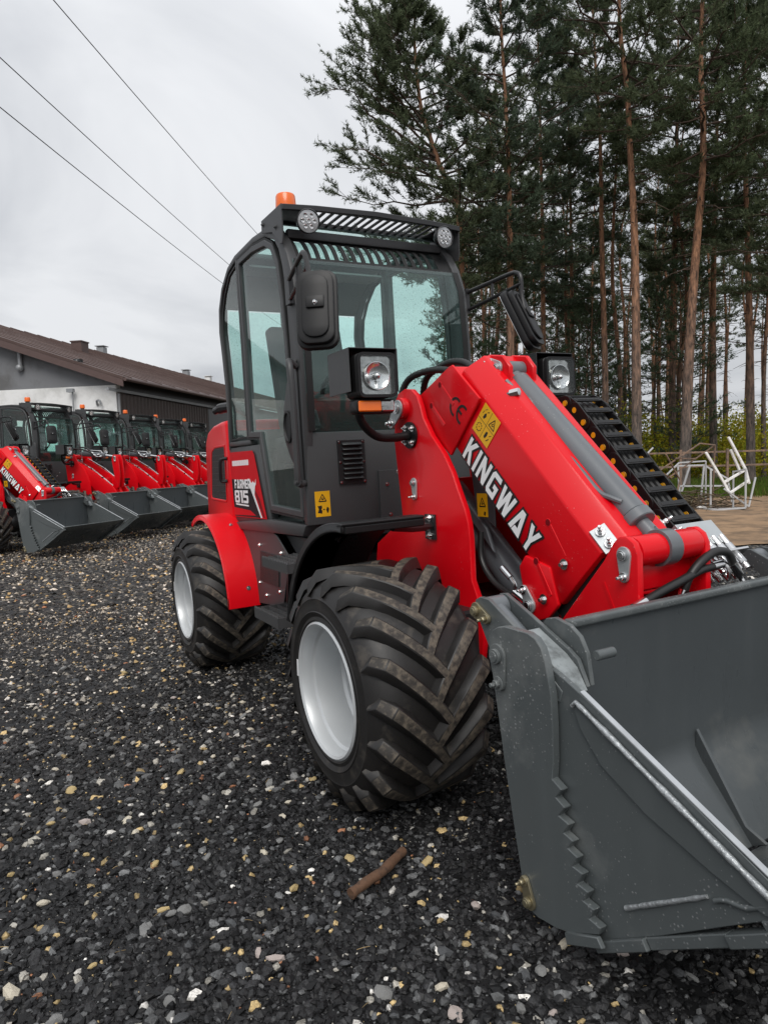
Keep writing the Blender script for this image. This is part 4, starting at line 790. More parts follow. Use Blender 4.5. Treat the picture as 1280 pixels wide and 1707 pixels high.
HP = [(0.709, 0.678), (0.714, 0.697), (0.726, 0.712), (0.748, 0.725), (0.774, 0.731), (0.856, 0.731), (0.882, 0.723), (0.900, 0.706), (0.912, 0.677), (0.927, 0.605), (0.928, 0.530), (0.925, 0.453), (0.919, 0.412), (0.949, 0.399), (0.928, 0.374), (0.956, 0.362), (0.935, 0.335), (0.967, 0.329), (0.949, 0.302), (0.978, 0.296), (0.960, 0.272), (0.989, 0.265), (0.973, 0.237), (1.003, 0.235), (0.985, 0.204), (1.017, 0.202), (1.001, 0.174), (1.032, 0.171), (1.017, 0.143), (1.048, 0.140), (1.043, 0.122), (0.948, 0.072), (0.913, 0.060), (0.852, 0.050), (0.826, 0.052), (0.812, 0.064), (0.797, 0.114), (0.771, 0.265), (0.749, 0.398), (0.737, 0.484), (0.715, 0.625)]
def bucket(root):
    W = 0.60; e = G(); th = 0.012
    # rear moldboard: one bent sheet, outer skin as the bucket part itself
    back = [(0.860, 0.735), (0.846, 0.62), (0.832, 0.45), (0.824, 0.335), (0.828, 0.305), (0.845, 0.275), (0.990, 0.095)]
    e.ring(back, -th, -W+0.115, W-0.115, closed=False)
    for s in (-1, 1): e.ring(back[1:], -th, s*(W-0.1152), s*(W-0.021), closed=False)
    b = e.build('bucket', 'bucket_in', root, 0.002)
    g = G(); g.box(0.842, 0.872, -0.478, 0.478, 0.722, 0.742); g.build('top_rail', 'bucket', b, 0.006, 3)
    for s in (-1, 1):
        g = G(); g.py(HP, s*W, s*(W-0.020)); g.build('hinge_plate', 'bucket', b, 0.0018)
        g = G(); g.py([(0.946, 0.074), (0.952, 0.048), (1.060, 0.103), (1.045, 0.121)], s*(W+0.008), s*(W-0.004)); g.build('wear_block', 'bucket', b, 0.002)
        keeper(b, 'pin_plate', (0.748, 0.655), (0.07, -1), s*(W+0.0005), s, 0.030, 0.066, 'bucket')
        keeper(b, 'pin_plate', (0.826, 0.078), (-0.25, 1), s*(W+0.0005), s, 0.020, 0.048, 'brass')
        # clam side plate with doubler, welds and wear blocks
        C_ = [(0.80, 0.640), (0.905, 0.655), (0.935, 0.645), (1.000, 0.618), (1.133, 0.556), (1.399, 0.423), (1.468, 0.392), (1.472, 0.380), (1.397, 0.347), (1.354, 0.317), (1.176, 0.189), (1.016, 0.085), (0.95, 0.11), (0.83, 0.50)]
        g = G(); g.py(C_, s*(W-0.024), s*(W-0.038)); g.build('side_plate', 'bucket', b, 0.0015)
        g = G(); g.bar((0.99, s*(W-0.031), 0.6255), (1.465, s*(W-0.031), 0.3965), 0.013, 0.006, 0, (0, 0, 1)); g.build('bare_edge', 'edge', b, 0.002)
        D = [(0.985, 0.600), (1.455, 0.372), (1.40, 0.360), (1.30, 0.385), (1.16, 0.430), (1.05, 0.485), (0.995, 0.545), (0.978, 0.58)]
        g = G(); g.py(D, s*(W-0.018), s*(W-0.024)); g.build('doubler_plate', 'bucket', b, 0.0015)
        g = G(); P = [(0.975, 0.592)]+[(0.985+0.47*t, 0.603-0.228*t) for t in [i/30 for i in range(31)]]; rr = random.Random(4)
        g.tube([(x, s*(W-0.0165), z) for x, z in P], [0.006+rr.uniform(-0.001, 0.0015) for _ in P], 8)
        g.build('weld_bead', 'weld', b, ang=70)
        g = G(); P = [(1.10+0.19*i/16, 0.205+0.128*i/16) for i in range(17)]; g.tube([(x, s*(W-0.022), z) for x, z in P], [0.0048+rr.uniform(-0.001, 0.0012) for _ in P], 8); g.build('weld_bead', 'weld', b, ang=70)
        g = G(); P = [(1.305+0.10*i/8, 0.333+0.040*i/8+0.004*math.sin(i)) for i in range(9)]; g.tube([(x, s*(W-0.022), z) for x, z in P], [0.005+rr.uniform(-0.001, 0.001) for _ in P], 8); g.build('weld_bead', 'bucket', b, ang=70)
        for (t0, t1, w) in ((0.0, 0.30, 0.014), (0.70, 1.0, 0.014), (0.305, 0.695, 0.006)):
            p0, p1 = Vector((1.016, 0.083)), Vector((1.465, 0.372)); a, c = p0.lerp(p1, t0), p0.lerp(p1, t1); dd = (p1-p0).normalized(); nn = Vector((-dd.y, dd.x))
            g = G(); g.py([tuple(a-nn*0.020), tuple(c-nn*0.020), tuple(c+nn*0.003), tuple(a+nn*0.003)], s*(W-0.024+w), s*(W-0.045)); g.build('wear_block', 'bucket', b, 0.002)
        # lever pair that opens the clam, with its cylinder between
        L1 = [(0.627, 0.752), (0.634, 0.772), (0.655, 0.782), (0.689, 0.780), (0.790, 0.726), (0.94, 0.612), (0.93, 0.585), (0.80, 0.64), (0.74, 0.60), (0.68, 0.66)]
        g = G(); g.py(L1, s*(W-0.0215), s*(W-0.034)); g.build('clam_lever', 'bucket', b, 0.0015)
        L2 = [(0.627, 0.758), (0.640, 0.778), (0.665, 0.782), (0.776, 0.733), (0.885, 0.683), (0.914, 0.665), (0.942, 0.607), (0.90, 0.60), (0.80, 0.66), (0.70, 0.70)]
        g = G(); g.py(L2, s*(W-0.094), s*(W-0.105)); g.build('clam_lever', 'bucket', b, 0.0015)
        g = G(); g.py([(0.79, 0.716), (0.882, 0.672), (0.914, 0.648), (0.944, 0.601), (0.930, 0.598), (0.903, 0.636), (0.876, 0.657), (0.79, 0.700)], s*(W-0.0345), s*(W-0.0935)); g.build('lever_web', 'primer', b, 0.001)
        g = G(); g.cyl((0.655, s*(W-0.036), 0.748), (0.655, s*(W-0.092), 0.748), 0.030, 20); g.cyl((0.66, s*(W-0.064), 0.745), (0.79, s*(W-0.064), 0.665), 0.026, 16); g.build('clam_cylinder', 'cyl', b)
        keeper(b, 'pin_plate', (0.642, 0.745), (0.9, -0.3), s*(W-0.021), s, 0.022, 0.044, 'brass')
        E_ = [(0.777, 0.715), (0.797, 0.737), (0.83, 0.745), (0.878, 0.735), (0.910, 0.714), (0.930, 0.678), (0.940, 0.606), (0.925, 0.606), (0.90, 0.62), (0.84, 0.66)]
        g = G(); g.py(E_, s*(W-0.108), s*(W-0.120)); g.build('hinge_ear', 'bucket', b, 0.002)
        g = G(); g.cyl((0.945, s*(W-0.121), 0.675), (0.945, s*(W-0.175), 0.675), 0.012, 12); g.build('hinge_stub', 'bucket', b, 0.002)
    # clam floor and lip
    g = G(); g.ring([(1.016, 0.095), (1.20, 0.205), (1.40, 0.345), (1.470, 0.388)], 0.012, -W+0.04, W-0.04, closed=False); g.build('clam_floor', 'bucket_in', b, 0.002)
    g = G(); g.py([(1.40, 0.332), (1.49, 0.392), (1.485, 0.402), (1.39, 0.345)], -W+0.02, W-0.02); g.build('cutting_edge', 'bucket', b, 0.002)
    # stiffening ribs on the moldboard
    for y in (0.0,):
        R_ = [(0.832, 0.356), (0.826, 0.292), (0.950, 0.110), (0.990, 0.095), (1.028, 0.117), (0.972, 0.140)]
        g = G(); g.py(R_, y-0.005, y+0.005); g.build('rib', 'bucket_in', b, 0.001)
    # carrier behind the bucket
    g = G()
    for s in (-1, 1): g.py([(0.66, 0.58), (0.825, 0.58), (0.805, 0.34), (0.80, 0.25), (0.74, 0.15), (0.66, 0.30)], s*0.24, s*0.215)
    g.cyl((0.74, -0.23, 0.30), (0.74, 0.23, 0.30), 0.03, 16); g.box(0.76, 0.808, -0.50, 0.50, 0.42, 0.52); g.build('quick_hitch', 'trim', root, 0.004)

def build_loader(kind, detail, mw, name, label, group=None):
    root = thing(name, label, 'wheel loader', mw, group)
    for x, sp in ((0, 0.10), (-WB, 0.22)):
        for y in (-TY, TY): wheel(root, x, y, detail, sp+(0.05 if y > 0 else 0))
    body(root, detail); cab(root, detail); roof_kit(root); head_lamps(root); mirrors(root); tower(root)
    if kind == 'A':
        boom_a(root, detail)
        g = G(); g.box(0.13, 0.60, 0.165, 0.195, 0.90, 0.93); 
        g = G(); P = [b3(0.02, 0.10, 0), b3(0.62, 0.10, 0)]; g.bar((P[0][0], 0.178, P[0][2]), (P[1][0], 0.178, P[1][2]), 0.05, 0.022, 0, (0, 1, 0)); cc = g.build('cable_chain', 'red', root, 0.002); CC[:] = [cc]; cable_chain(root)
    else: boom_b(root)
    hoses(root); bucket(root)
    if kind == 'B':
        for o in root.children:
            if o.name.split('.')[0] in ('bucket', 'quick_hitch'): o.location.x = -0.18
    return root

main = build_loader('A', True, LEAN, 'wheel_loader', 'large red and dark grey wheel loader, nearest on the gravel, white lettering along its boom')
# ------------------------------------------------------------------ ground
FWD = Vector((-0.87799, 0.47868, 0)).normalized(); RGT = Vector((0.47868, 0.87799, 0)).normalized()
def DL(D, l): p = Vector((CAM.x, CAM.y, 0))+FWD*D+RGT*l; return p.x, p.y
nrmL = (LEAN.to_3x3() @ Vector((0, 0, 1))); p0L = LEAN @ Vector((0, 0, 0))
def ground_z(x, y):
    x, y = np.asarray(x, float), np.asarray(y, float)
    zl = p0L.z-(nrmL.x*(x-p0L.x)+nrmL.y*(y-p0L.y))/nrmL.z
    r = np.hypot(x+0.7, y+0.2); w = np.clip((6.0-r)/3.2, 0, 1); w = w*w*(3-2*w)
    und = 0.006*np.sin(x*2.1+1)*np.sin(y*1.7)+0.004*np.sin(x*5.3-y*3.1)
    return zl*w+und*np.clip(r/3, 0.3, 1)-0.004
def tone_mat(name, rough=0.55, spec=0.5, bump=0.5):
    m = bpy.data.materials.new(name); m.use_nodes = True; t = m.node_tree; L = t.links.new; b = t.nodes['Principled BSDF']
    at = N(t, 'ShaderNodeAttribute', attribute_name='tone'); tx = N(t, 'ShaderNodeTexCoord')
    n = N(t, 'ShaderNodeTexNoise', inp={'Scale': 180.0, 'Detail': 5.0}); L(tx.outputs['Object'], n.inputs['Vector'])
    r = N(t, 'ShaderNodeMapRange', inp={1: 0.3, 2: 0.7, 3: 0.6, 4: 1.4}); L(n.outputs['Fac'], r.inputs[0])
    s = N(t, 'ShaderNodeVectorMath', operation='SCALE'); L(at.outputs['Color'], s.inputs[0]); L(r.outputs[0], s.inputs['Scale']); L(s.outputs[0], b.inputs['Base Color'])
    b.inputs['Roughness'].default_value = rough; b.inputs['Specular IOR Level'].default_value = spec
    bp_ = N(t, 'ShaderNodeBump', inp={'Strength': bump, 'Distance': 0.003}); L(n.outputs['Fac'], bp_.inputs['Height']); L(bp_.outputs[0], b.inputs['Normal'])
    return m
M['tone'] = tone_mat('crushed_stone', 0.5, 0.28)
def leaf_mat():
    m = bpy.data.materials.new('leaf_green'); m.use_nodes = True; t = m.node_tree; L = t.links.new; t.nodes.clear()
    o = N(t, 'ShaderNodeOutputMaterial'); at = N(t, 'ShaderNodeAttribute', attribute_name='tone'); d = N(t, 'ShaderNodeBsdfDiffuse'); tl = N(t, 'ShaderNodeBsdfTranslucent'); mx_ = N(t, 'ShaderNodeMixShader', inp={0: 0.4})
    L(at.outputs['Color'], d.inputs[0]); L(at.outputs['Color'], tl.inputs[0]); L(d.outputs[0], mx_.inputs[1]); L(tl.outputs[0], mx_.inputs[2]); L(mx_.outputs[0], o.inputs[0]); return m
M['leaf'] = leaf_mat()
def ground_mat():
    m = bpy.data.materials.new('gravel_bed'); m.use_nodes = True; t = m.node_tree; L = t.links.new; b = t.nodes['Principled BSDF']
    tx = N(t, 'ShaderNodeTexCoord')
    def vor(sc):
        v = N(t, 'ShaderNodeTexVoronoi', inp={'Scale': sc}); L(tx.outputs['Object'], v.inputs['Vector']); return v
    v1 = vor(38.0); sp = N(t, 'ShaderNodeSeparateColor'); L(v1.outputs['Color'], sp.inputs[0])
    cr = N(t, 'ShaderNodeValToRGB'); L(sp.outputs[0], cr.inputs[0]); e = cr.color_ramp; e.interpolation = 'CONSTANT'
    e.elements[0].position = 0; e.elements[0].color = (0.008, 0.008, 0.009, 1); e.elements[1].position = 0.45; e.elements[1].color = (0.022, 0.022, 0.023, 1)
    for p, c in ((0.68, (0.09, 0.088, 0.085)), (0.84, (0.20, 0.18, 0.15)), (0.93, (0.36, 0.31, 0.22)), (0.975, (0.5, 0.48, 0.43))): q = e.elements.new(p); q.color = (*c, 1)
    ds = N(t, 'ShaderNodeMapRange', inp={1: 0.0, 2: 0.5, 3: 1.0, 4: 0.35}); L(v1.outputs['Distance'], ds.inputs[0])
    n = N(t, 'ShaderNodeTexNoise', inp={'Scale': 0.8, 'Detail': 6.0}); L(tx.outputs['Object'], n.inputs['Vector'])
    r = N(t, 'ShaderNodeMapRange', inp={1: 0.35, 2: 0.65, 3: 0.6, 4: 1.25}); L(n.outputs['Fac'], r.inputs[0])
    s = N(t, 'ShaderNodeVectorMath', operation='SCALE'); L(cr.outputs[0], s.inputs[0]); L(r.outputs[0], s.inputs['Scale'])
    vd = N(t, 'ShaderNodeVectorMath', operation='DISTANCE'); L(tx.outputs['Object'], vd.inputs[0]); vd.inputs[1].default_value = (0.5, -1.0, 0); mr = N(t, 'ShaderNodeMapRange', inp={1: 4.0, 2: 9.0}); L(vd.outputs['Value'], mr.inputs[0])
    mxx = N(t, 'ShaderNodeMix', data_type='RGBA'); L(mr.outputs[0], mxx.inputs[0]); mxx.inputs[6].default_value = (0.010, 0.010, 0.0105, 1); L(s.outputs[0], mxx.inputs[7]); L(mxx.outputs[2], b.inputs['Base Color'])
    b.inputs['Roughness'].default_value = 0.6; b.inputs['Specular IOR Level'].default_value = 0.3
    bp_ = N(t, 'ShaderNodeBump', inp={'Strength': 1.0, 'Distance': 0.02}); L(ds.outputs[0], bp_.inputs['Height']); L(bp_.outputs[0], b.inputs['Normal'])
    return m
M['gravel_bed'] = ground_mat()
def grid_mesh(name, xs, ys, zf, m, hole=None):
    X, Y = np.meshgrid(xs, ys, indexing='ij'); Z = zf(X, Y); nx, ny = len(xs), len(ys)
    v = np.stack([X, Y, Z], -1).reshape(-1, 3); f = []
    for i in range(nx-1):
        for j in range(ny-1):
            a = i*ny+j; f.append((a, a+ny, a+ny+1, a+1))
    me = bpy.data.meshes.new(name); me.from_pydata(v.tolist(), [], f); me.materials.append(M[m]); me.polygons.foreach_set('use_smooth', [True]*len(f)); return me
ax = np.concatenate([[-900, -300, -120, -60, -40, -28], np.arange(-20, 12.01, 0.2), [16, 25, 60, 150, 400, 900]])
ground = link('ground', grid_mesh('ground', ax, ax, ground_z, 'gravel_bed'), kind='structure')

def np_mesh(name, v, f, col, m, smooth=False):
    # v (n,3), f (k,3), col per face -> mesh with a per-corner colour attribute "tone"
    me = bpy.data.meshes.new(name); n, k = len(v), len(f); c = f.shape[1]
    me.vertices.add(n); me.vertices.foreach_set('co', v.astype(np.float32).ravel()); me.loops.add(k*c); me.loops.foreach_set('vertex_index', f.astype(np.int32).ravel())
    me.polygons.add(k); me.polygons.foreach_set('loop_start', np.arange(0, k*c, c, dtype=np.int32))
    me.polygons.foreach_set('use_smooth', np.full(k, smooth))
    me.update(calc_edges=True)
    if col is not None:
        at = me.color_attributes.new('tone', 'FLOAT_COLOR', 'CORNER'); cc = np.ones((k*c, 4), np.float32); cc[:, :3] = np.repeat(col, c, 0); at.data.foreach_set('color', cc.ravel())
    for q in (m if isinstance(m, (list, tuple)) else [m]): me.materials.append(M[q])
    return me
R = np.random.default_rng(11)
def ico(level):
    bm = bmesh.new(); bmesh.ops.create_icosphere(bm, subdivisions=level, radius=1.0); bm.verts.ensure_lookup_table()
    v = np.array([x.co for x in bm.verts]); f = np.array([[y.index for y in x.verts] for x in bm.faces]); bm.free(); return v, f
ICO1, ICO2 = ico(1), ico(2)
OCT = (np.array([(1, 0, 0), (-1, 0, 0), (0, 1, 0), (0, -1, 0), (0, 0, 1), (0, 0, -1)], float), np.array([(0, 2, 4), (2, 1, 4), (1, 3, 4), (3, 0, 4), (2, 0, 5), (1, 2, 5), (3, 1, 5), (0, 3, 5)]))
def pebbles(base, pos, size, jit=0.36, flat=(0.4, 0.8)):
    bv, bf = base; n = len(pos); sc = np.stack([R.uniform(.75, 1.35, n), R.uniform(.6, 1.0, n), R.uniform(*flat, n)], -1)*size[:, None]
    v = bv[None]*(1+R.uniform(-jit, jit, (n, len(bv), 3)))*sc[:, None]
    a = R.uniform(0, 2*np.pi, n); tl = R.normal(0, 0.35, n); ca, sa, ct, st = np.cos(a), np.sin(a), np.cos(tl), np.sin(tl)
    x = v[..., 0]*ct[:, None]+v[..., 2]*st[:, None]; z = -v[..., 0]*st[:, None]+v[..., 2]*ct[:, None]; y = v[..., 1]
    v = np.stack([x*ca[:, None]-y*sa[:, None], x*sa[:, None]+y*ca[:, None], z], -1)+pos[:, None]
    f = (bf[None]+np.arange(n)[:, None, None]*len(bv)).reshape(-1, 3); return v.reshape(-1, 3), f, len(bf)
def tones(n, far):
    u = R.uniform(0, 1, n); c = np.empty((n, 3)); k = R.uniform(0.6, 1.5, n)[:, None]
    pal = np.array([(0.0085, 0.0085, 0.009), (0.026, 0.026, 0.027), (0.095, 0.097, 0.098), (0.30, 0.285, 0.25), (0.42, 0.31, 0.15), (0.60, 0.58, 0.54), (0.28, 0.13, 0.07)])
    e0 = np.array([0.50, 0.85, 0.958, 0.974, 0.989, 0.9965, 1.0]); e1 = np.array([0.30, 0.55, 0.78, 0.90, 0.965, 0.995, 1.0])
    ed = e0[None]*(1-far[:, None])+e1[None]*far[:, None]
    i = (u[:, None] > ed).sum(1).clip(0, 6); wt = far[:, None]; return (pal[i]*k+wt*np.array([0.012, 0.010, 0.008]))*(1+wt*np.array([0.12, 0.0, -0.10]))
def scatter(r0, r1, dens, base, smin, smax, half=37):
    A = math.radians(half)*(r1*r1-r0*r0); n = int(A*dens); r = np.sqrt(R.uniform(r0*r0, r1*r1, n)); a = np.radians(R.uniform(-half, half, n))
    D, l = r*np.cos(a), r*np.sin(a); k = ~((D > 8.3+0.6*np.sin(l*1.3)) & (l > 1.5)); D, l = D[k], l[k]
    x = CAM.x+FWD.x*D+RGT.x*l; y = CAM.y+FWD.y*D+RGT.y*l
    s = smin*(smax/smin)**(R.uniform(0, 1, len(x))**2.2); z = ground_z(x, y)+s*0.12
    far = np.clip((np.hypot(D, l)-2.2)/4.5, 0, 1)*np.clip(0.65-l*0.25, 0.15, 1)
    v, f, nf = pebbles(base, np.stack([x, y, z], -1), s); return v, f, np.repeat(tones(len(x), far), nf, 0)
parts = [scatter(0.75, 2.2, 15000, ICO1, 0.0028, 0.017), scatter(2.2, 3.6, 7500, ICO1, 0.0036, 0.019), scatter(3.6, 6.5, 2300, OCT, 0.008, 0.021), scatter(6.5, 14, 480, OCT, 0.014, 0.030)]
o = 0; V, F, Cc = [], [], []
for v, f, c in parts: V.append(v); F.append(f+o); Cc.append(c); o += len(v)
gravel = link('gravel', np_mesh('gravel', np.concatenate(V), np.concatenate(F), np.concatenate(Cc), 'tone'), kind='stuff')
# larger stones that can be told apart: pieces of the ground
SPOTS = [(-0.309, -1.32), (-0.211, -1.307), (-0.431, -1.418), (-0.645, -0.941), (0.543, -1.15), (0.586, -1.121), (0.584, -1.199), (0.369, -1.664), (0.95, -0.64), (-0.027, -0.879), (0.307, -0.795), (0.14, -0.997), (0.915, -0.545), (1.011, -0.747), (0.684, -0.622), (-0.178, -1.659), (1.006, -0.388), (1.053, -0.365), (0.95, -0.866), (-0.903, -1.497), (-0.574, -1.086), (-0.284, -0.737), (0.06, -1.146), (0.043, -1.235), (0.455, -0.628), (0.353, -0.985), (0.1, -0.936), (-0.452, -0.958), (1.002, -0.451), (0.871, -0.85), (0.819, -0.961), (0.502, -0.995), (0.555, -0.727), (0.782, -0.784), (-0.1, -1.541), (0.247, -1.312), (0.587, -1.364), (0.31, -1.369), (0.278, -1.261), (0.4, -1.173), (0.649, -1.354), (0.504, -1.584), (-2.659, -0.843), (-0.155, -0.918), (-0.109, -0.827), (0.481, -0.85)]
STC = {'g': (0.20, 0.20, 0.195), 't': (0.46, 0.35, 0.17), 'p': (0.55, 0.50, 0.40), 'k': (0.42, 0.36, 0.33), 'd': (0.075, 0.078, 0.082)}
KIND = 'ppgpkkdpgptppgkttgkptggdttggkpgdgdgtgggddgtgpgtd'
while len(SPOTS) < 250:
    r, a = math.sqrt(rnd.uniform(0.6, 22)), math.radians(rnd.uniform(-36, 34)); SPOTS.append(DL(r*math.cos(a), r*math.sin(a)))
SM = []
for k in range(10):
    v, f, _ = pebbles(ICO1 if k % 2 else ICO2, np.zeros((1, 3)), np.ones(1), 0.26 if k % 2 else 0.17, (0.4, 0.7))
    SM.append({key: np_mesh('stone', v, f, np.repeat(np.array([c]), len(f), 0), 'tone') for key, c in STC.items()})
for i, (x, y) in enumerate(SPOTS):
    key = KIND[i] if i < len(KIND) else rnd.choice('ggggddddddddtpk'); s = rnd.uniform(0.014, 0.022) if i < 46 else rnd.uniform(0.011, 0.019); s *= 1+0.12*max(0, math.hypot(x-CAM.x, y-CAM.y)-2)
    o = link('stone', SM[i % 10][key], ground); o.location = (x, y, float(ground_z(x, y))+s*0.30); o.scale = (s, s*rnd.uniform(.7, 1), s*rnd.uniform(.7, 1)); o.rotation_euler = (rnd.uniform(-.3, .3), rnd.uniform(-.3, .3), rnd.uniform(0, 6.28))
# dirt track beyond the gravel, grass verge, wood floor
M['sand'] = mat('sandy_track', (0.30, 0.19, 0.105), 0.9, var=0.35, vs=1.6, bump=1.0, bs=22, dirt=(0.13, 0.085, 0.05), dirt_amt=0.6, dirt_s=2.2)
M['soil'] = mat('wood_floor_soil', (0.085, 0.060, 0.038), 0.95, var=0.4, vs=1.2, bump=1.0, bs=9, dirt=(0.05, 0.06, 0.02), dirt_amt=0.6, dirt_s=0.8)
def strip(name, D0, D1, l0, l1, m, z, wob):
    ls = np.linspace(l0, l1, 70); Ds = np.linspace(0, 1, 16); v = []; f = []
    for i, l in enumerate(ls):
        a = D0+wob*(math.sin(l*1.3)+0.5*math.sin(l*3.1+1)); b = D1+wob*1.5*math.sin(l*0.9+2)
        for j, t in enumerate(Ds):
            x, y = DL(a+(b-a)*t, l); hump = 0.05*math.sin(math.pi*t)*(0.5+0.5*math.sin(l*2.3+t*5)); v.append((x, y, z+hump+0.0))
    for i in range(69):
        for j in range(15): q = i*16+j; f.append((q, q+16, q+17, q+1))
    me = bpy.data.meshes.new(name); me.from_pydata(v, [], f); me.materials.append(M[m]); me.polygons.foreach_set('use_smooth', [True]*len(f)); return link(name, me, kind='structure')
strip('dirt_track', 8.4, 19.0, 1.6, 34, 'sand', 0.012, 0.35)
strip('wood_floor', 18.0, 90.0, -4, 75, 'soil', 0.018, 0.8)

# ------------------------------------------------------------------ barn
Eb = Vector((-24.549, 2.38, 0)); ub = Vector((-0.790803, 0.612071, 0)); lb = Vector((0.612071, 0.790803, 0))
BM = Matrix(((lb.x, ub.x, 0, Eb.x), (lb.y, ub.y, 0, Eb.y), (0, 0, 1, 0), (0, 0, 0, 1)))
M['plaster_grey'] = mat('grey_plaster', (0.20, 0.205, 0.215), 0.9, var=0.12, vs=0.8, bump=0.3, bs=25, dirt=(0.13, 0.13, 0.13), dirt_amt=0.4, dirt_s=0.7)
M['plaster_white'] = mat('white_plaster', (0.82, 0.82, 0.81), 0.9, var=0.06, vs=0.9, bump=0.3, bs=25, dirt=(0.60, 0.60, 0.58), dirt_amt=0.5, dirt_s=0.9)
M['roofing'] = mat('brown_roof_sheet', (0.075, 0.043, 0.036), 0.6, var=0.18, vs=0.6, dirt=(0.12, 0.08, 0.07), dirt_amt=0.4, dirt_s=0.5)
M['fascia'] = mat('brown_fascia', (0.10, 0.062, 0.055), 0.5, var=0.15)
M['cladding'] = mat('brown_cladding', (0.085, 0.062, 0.056), 0.5, var=0.15, vs=1.0)
M['steel'] = mat('painted_steel_grey', (0.30, 0.31, 0.32), 0.45, 0.3, var=0.1)
barn = thing('barn', 'long low barn with brown sheet roof and grey over white gable behind the parked row', 'barn', BM)
AP, ZA, ZE, LEN, y0 = -13.6, 9.13, 4.40, 62.0, 0.45; sl_ = (ZA-ZE)/-AP
def rz(a): return ZE-sl_*abs(a) * -1 if False else (ZE+sl_*(-a) if a > AP else ZE+sl_*(a-2*AP))
g = G(); L0, L1 = 2*AP+0.55, -0.55
g.poly(lambda p, t: (p[0], t, p[1]), [(L0, 4.17), (L1, 4.17), (L1, rz(L1)-0.12), (AP, ZA-0.12), (L0, rz(L0)-0.12)], y0, y0+0.3); g.build('upper_wall', 'plaster_grey', barn)
g = G(); g.box(L0, L1, y0-0.02, y0+0.28, -0.05, 4.165); g.box(L1-0.3, L1, y0+0.285, 0.57, -0.05, 4.4); g.build('lower_wall', 'plaster_white', barn)
g = G()
for s0, s1 in ((0.0, AP), (2*AP, AP)):
    a = [(s0, rz(s0)), (s1, ZA), (s1, ZA-0.10), (s0, rz(s0)-0.10)]; g.poly(lambda p, t: (p[0], t, p[1]), a, 0.0, LEN)
rf = g.build('roof', 'roofing', barn)
g = G()
for k in range(52):
    y = 0.6+k*1.18; g.poly(lambda p, t: (p[0], t, p[1]), [(-0.02, rz(-0.02)), (AP+0.05, ZA-0.017), (AP+0.05, ZA+0.02), (-0.02, rz(-0.02)+0.035)], y, y+0.05)
g.build('roof_seam', 'roofing', rf, kind='stuff')
g = G(); g.poly(lambda p, t: (p[0], t, p[1]), [(0.0, rz(0)-0.11), (AP, ZA-0.11), (AP, ZA-0.36), (0.0, rz(0)-0.36)], -0.03, 0.03); g.build('verge_board', 'fascia', rf)
g = G(); g.cyl((0.07, 0.0, ZE-0.10), (0.07, LEN, ZE-0.10), 0.07, 8); g.build('gutter', 'fascia', rf)
g = G(); g.box(-8.50, -7.92, 10.2, 10.85, 6.7, 7.70); g.box(-8.54, -7.88, 10.16, 10.89, 7.701, 7.76); g.build('chimney', 'fascia', rf)
for b_, m_ in ((21.7, 'steel'), (35.0, 'steel'), (39.8, 'plaster_white')):
    g = G(); g.box(AP-0.25, AP+0.25, b_-0.25, b_+0.25, ZA-0.15, ZA+0.30); g.box(AP-0.33, AP+0.33, b_-0.33, b_+0.33, ZA+0.36, ZA+0.41)
    for q in (-0.2, 0.2): g.box(AP+q-0.03, AP+q+0.03, b_-0.03, b_+0.03, ZA+0.301, ZA+0.359)
    g.build('roof_vent', m_, rf)
g = G(); g.box(-0.9, -0.60, 0.575, LEN-0.5, 4.0, 4.36); g.box(-0.70, -0.56, 8.75, LEN-0.5, -0.05, 3.99); g.box(L0, L0+0.3, 0.8, LEN-0.4, -0.05, 4.4); g.box(L0+0.31, L1, LEN-0.4, LEN-0.1, -0.05, 4.4); g.build('shade_black_wall', 'trim', barn)  # black band stands in for eave shade, black stretch for the dark opening
for k in range(30):
    yb_ = 0.60+k*0.27; g = G(); g.poly(lambda p, t: (p[0], p[1], t), [(-0.56, yb_), (-0.50, yb_+0.05), (-0.50, yb_+0.14), (-0.56, yb_+0.19), (-0.56, yb_+0.265), (-0.58, yb_+0.265), (-0.58, yb_+0.19), (-0.52, yb_+0.14), (-0.52, yb_+0.05), (-0.58, yb_)][::-1], 0.02, 3.88); g.build('cladding_rib', 'cladding', barn)
g = G(); g.box(-0.47, -0.38, -0.35, 11.2, 3.90, 4.0); g.build('door_rail', 'steel', barn)
g = G(); g.cyl((-0.48, 0.50, 0.0), (-0.48, 0.50, 3.85), 0.05, 8); g.build('downpipe', 'steel', barn)
g = G(); g.cyl((-4.28, 0.36, 5.0), (-4.28, 0.36, 5.5), 0.08, 10); g.sph((-4.3, 0.34, 4.95), 0.14, 10); g.build('wall_flue', 'steel', barn)
g = G(); g.box(-2.05, -1.8, 0.25, 0.45, 4.95, 5.15); g.sph((-1.88, 0.2, 5.02), 0.12, 10); g.build('wall_lamp', 'trim', barn)
g = G(); g.cyl((-2.18, 0.28, 2.4), (-2.18, 0.28, 3.95), 0.03, 8); g.box(-2.36, -2.1, 0.16, 0.30, 3.95, 4.08); g.build('flood_lamp', 'steel', barn)
g = G(); g.tube(spline([(-1.30, 0.42, 3.45), (-1.25, 0.3, 3.6), (-1.12, 0.28, 3.6), (-1.08, 0.3, 3.45)]), 0.04, 8); g.build('vent_hook', 'steel', barn)

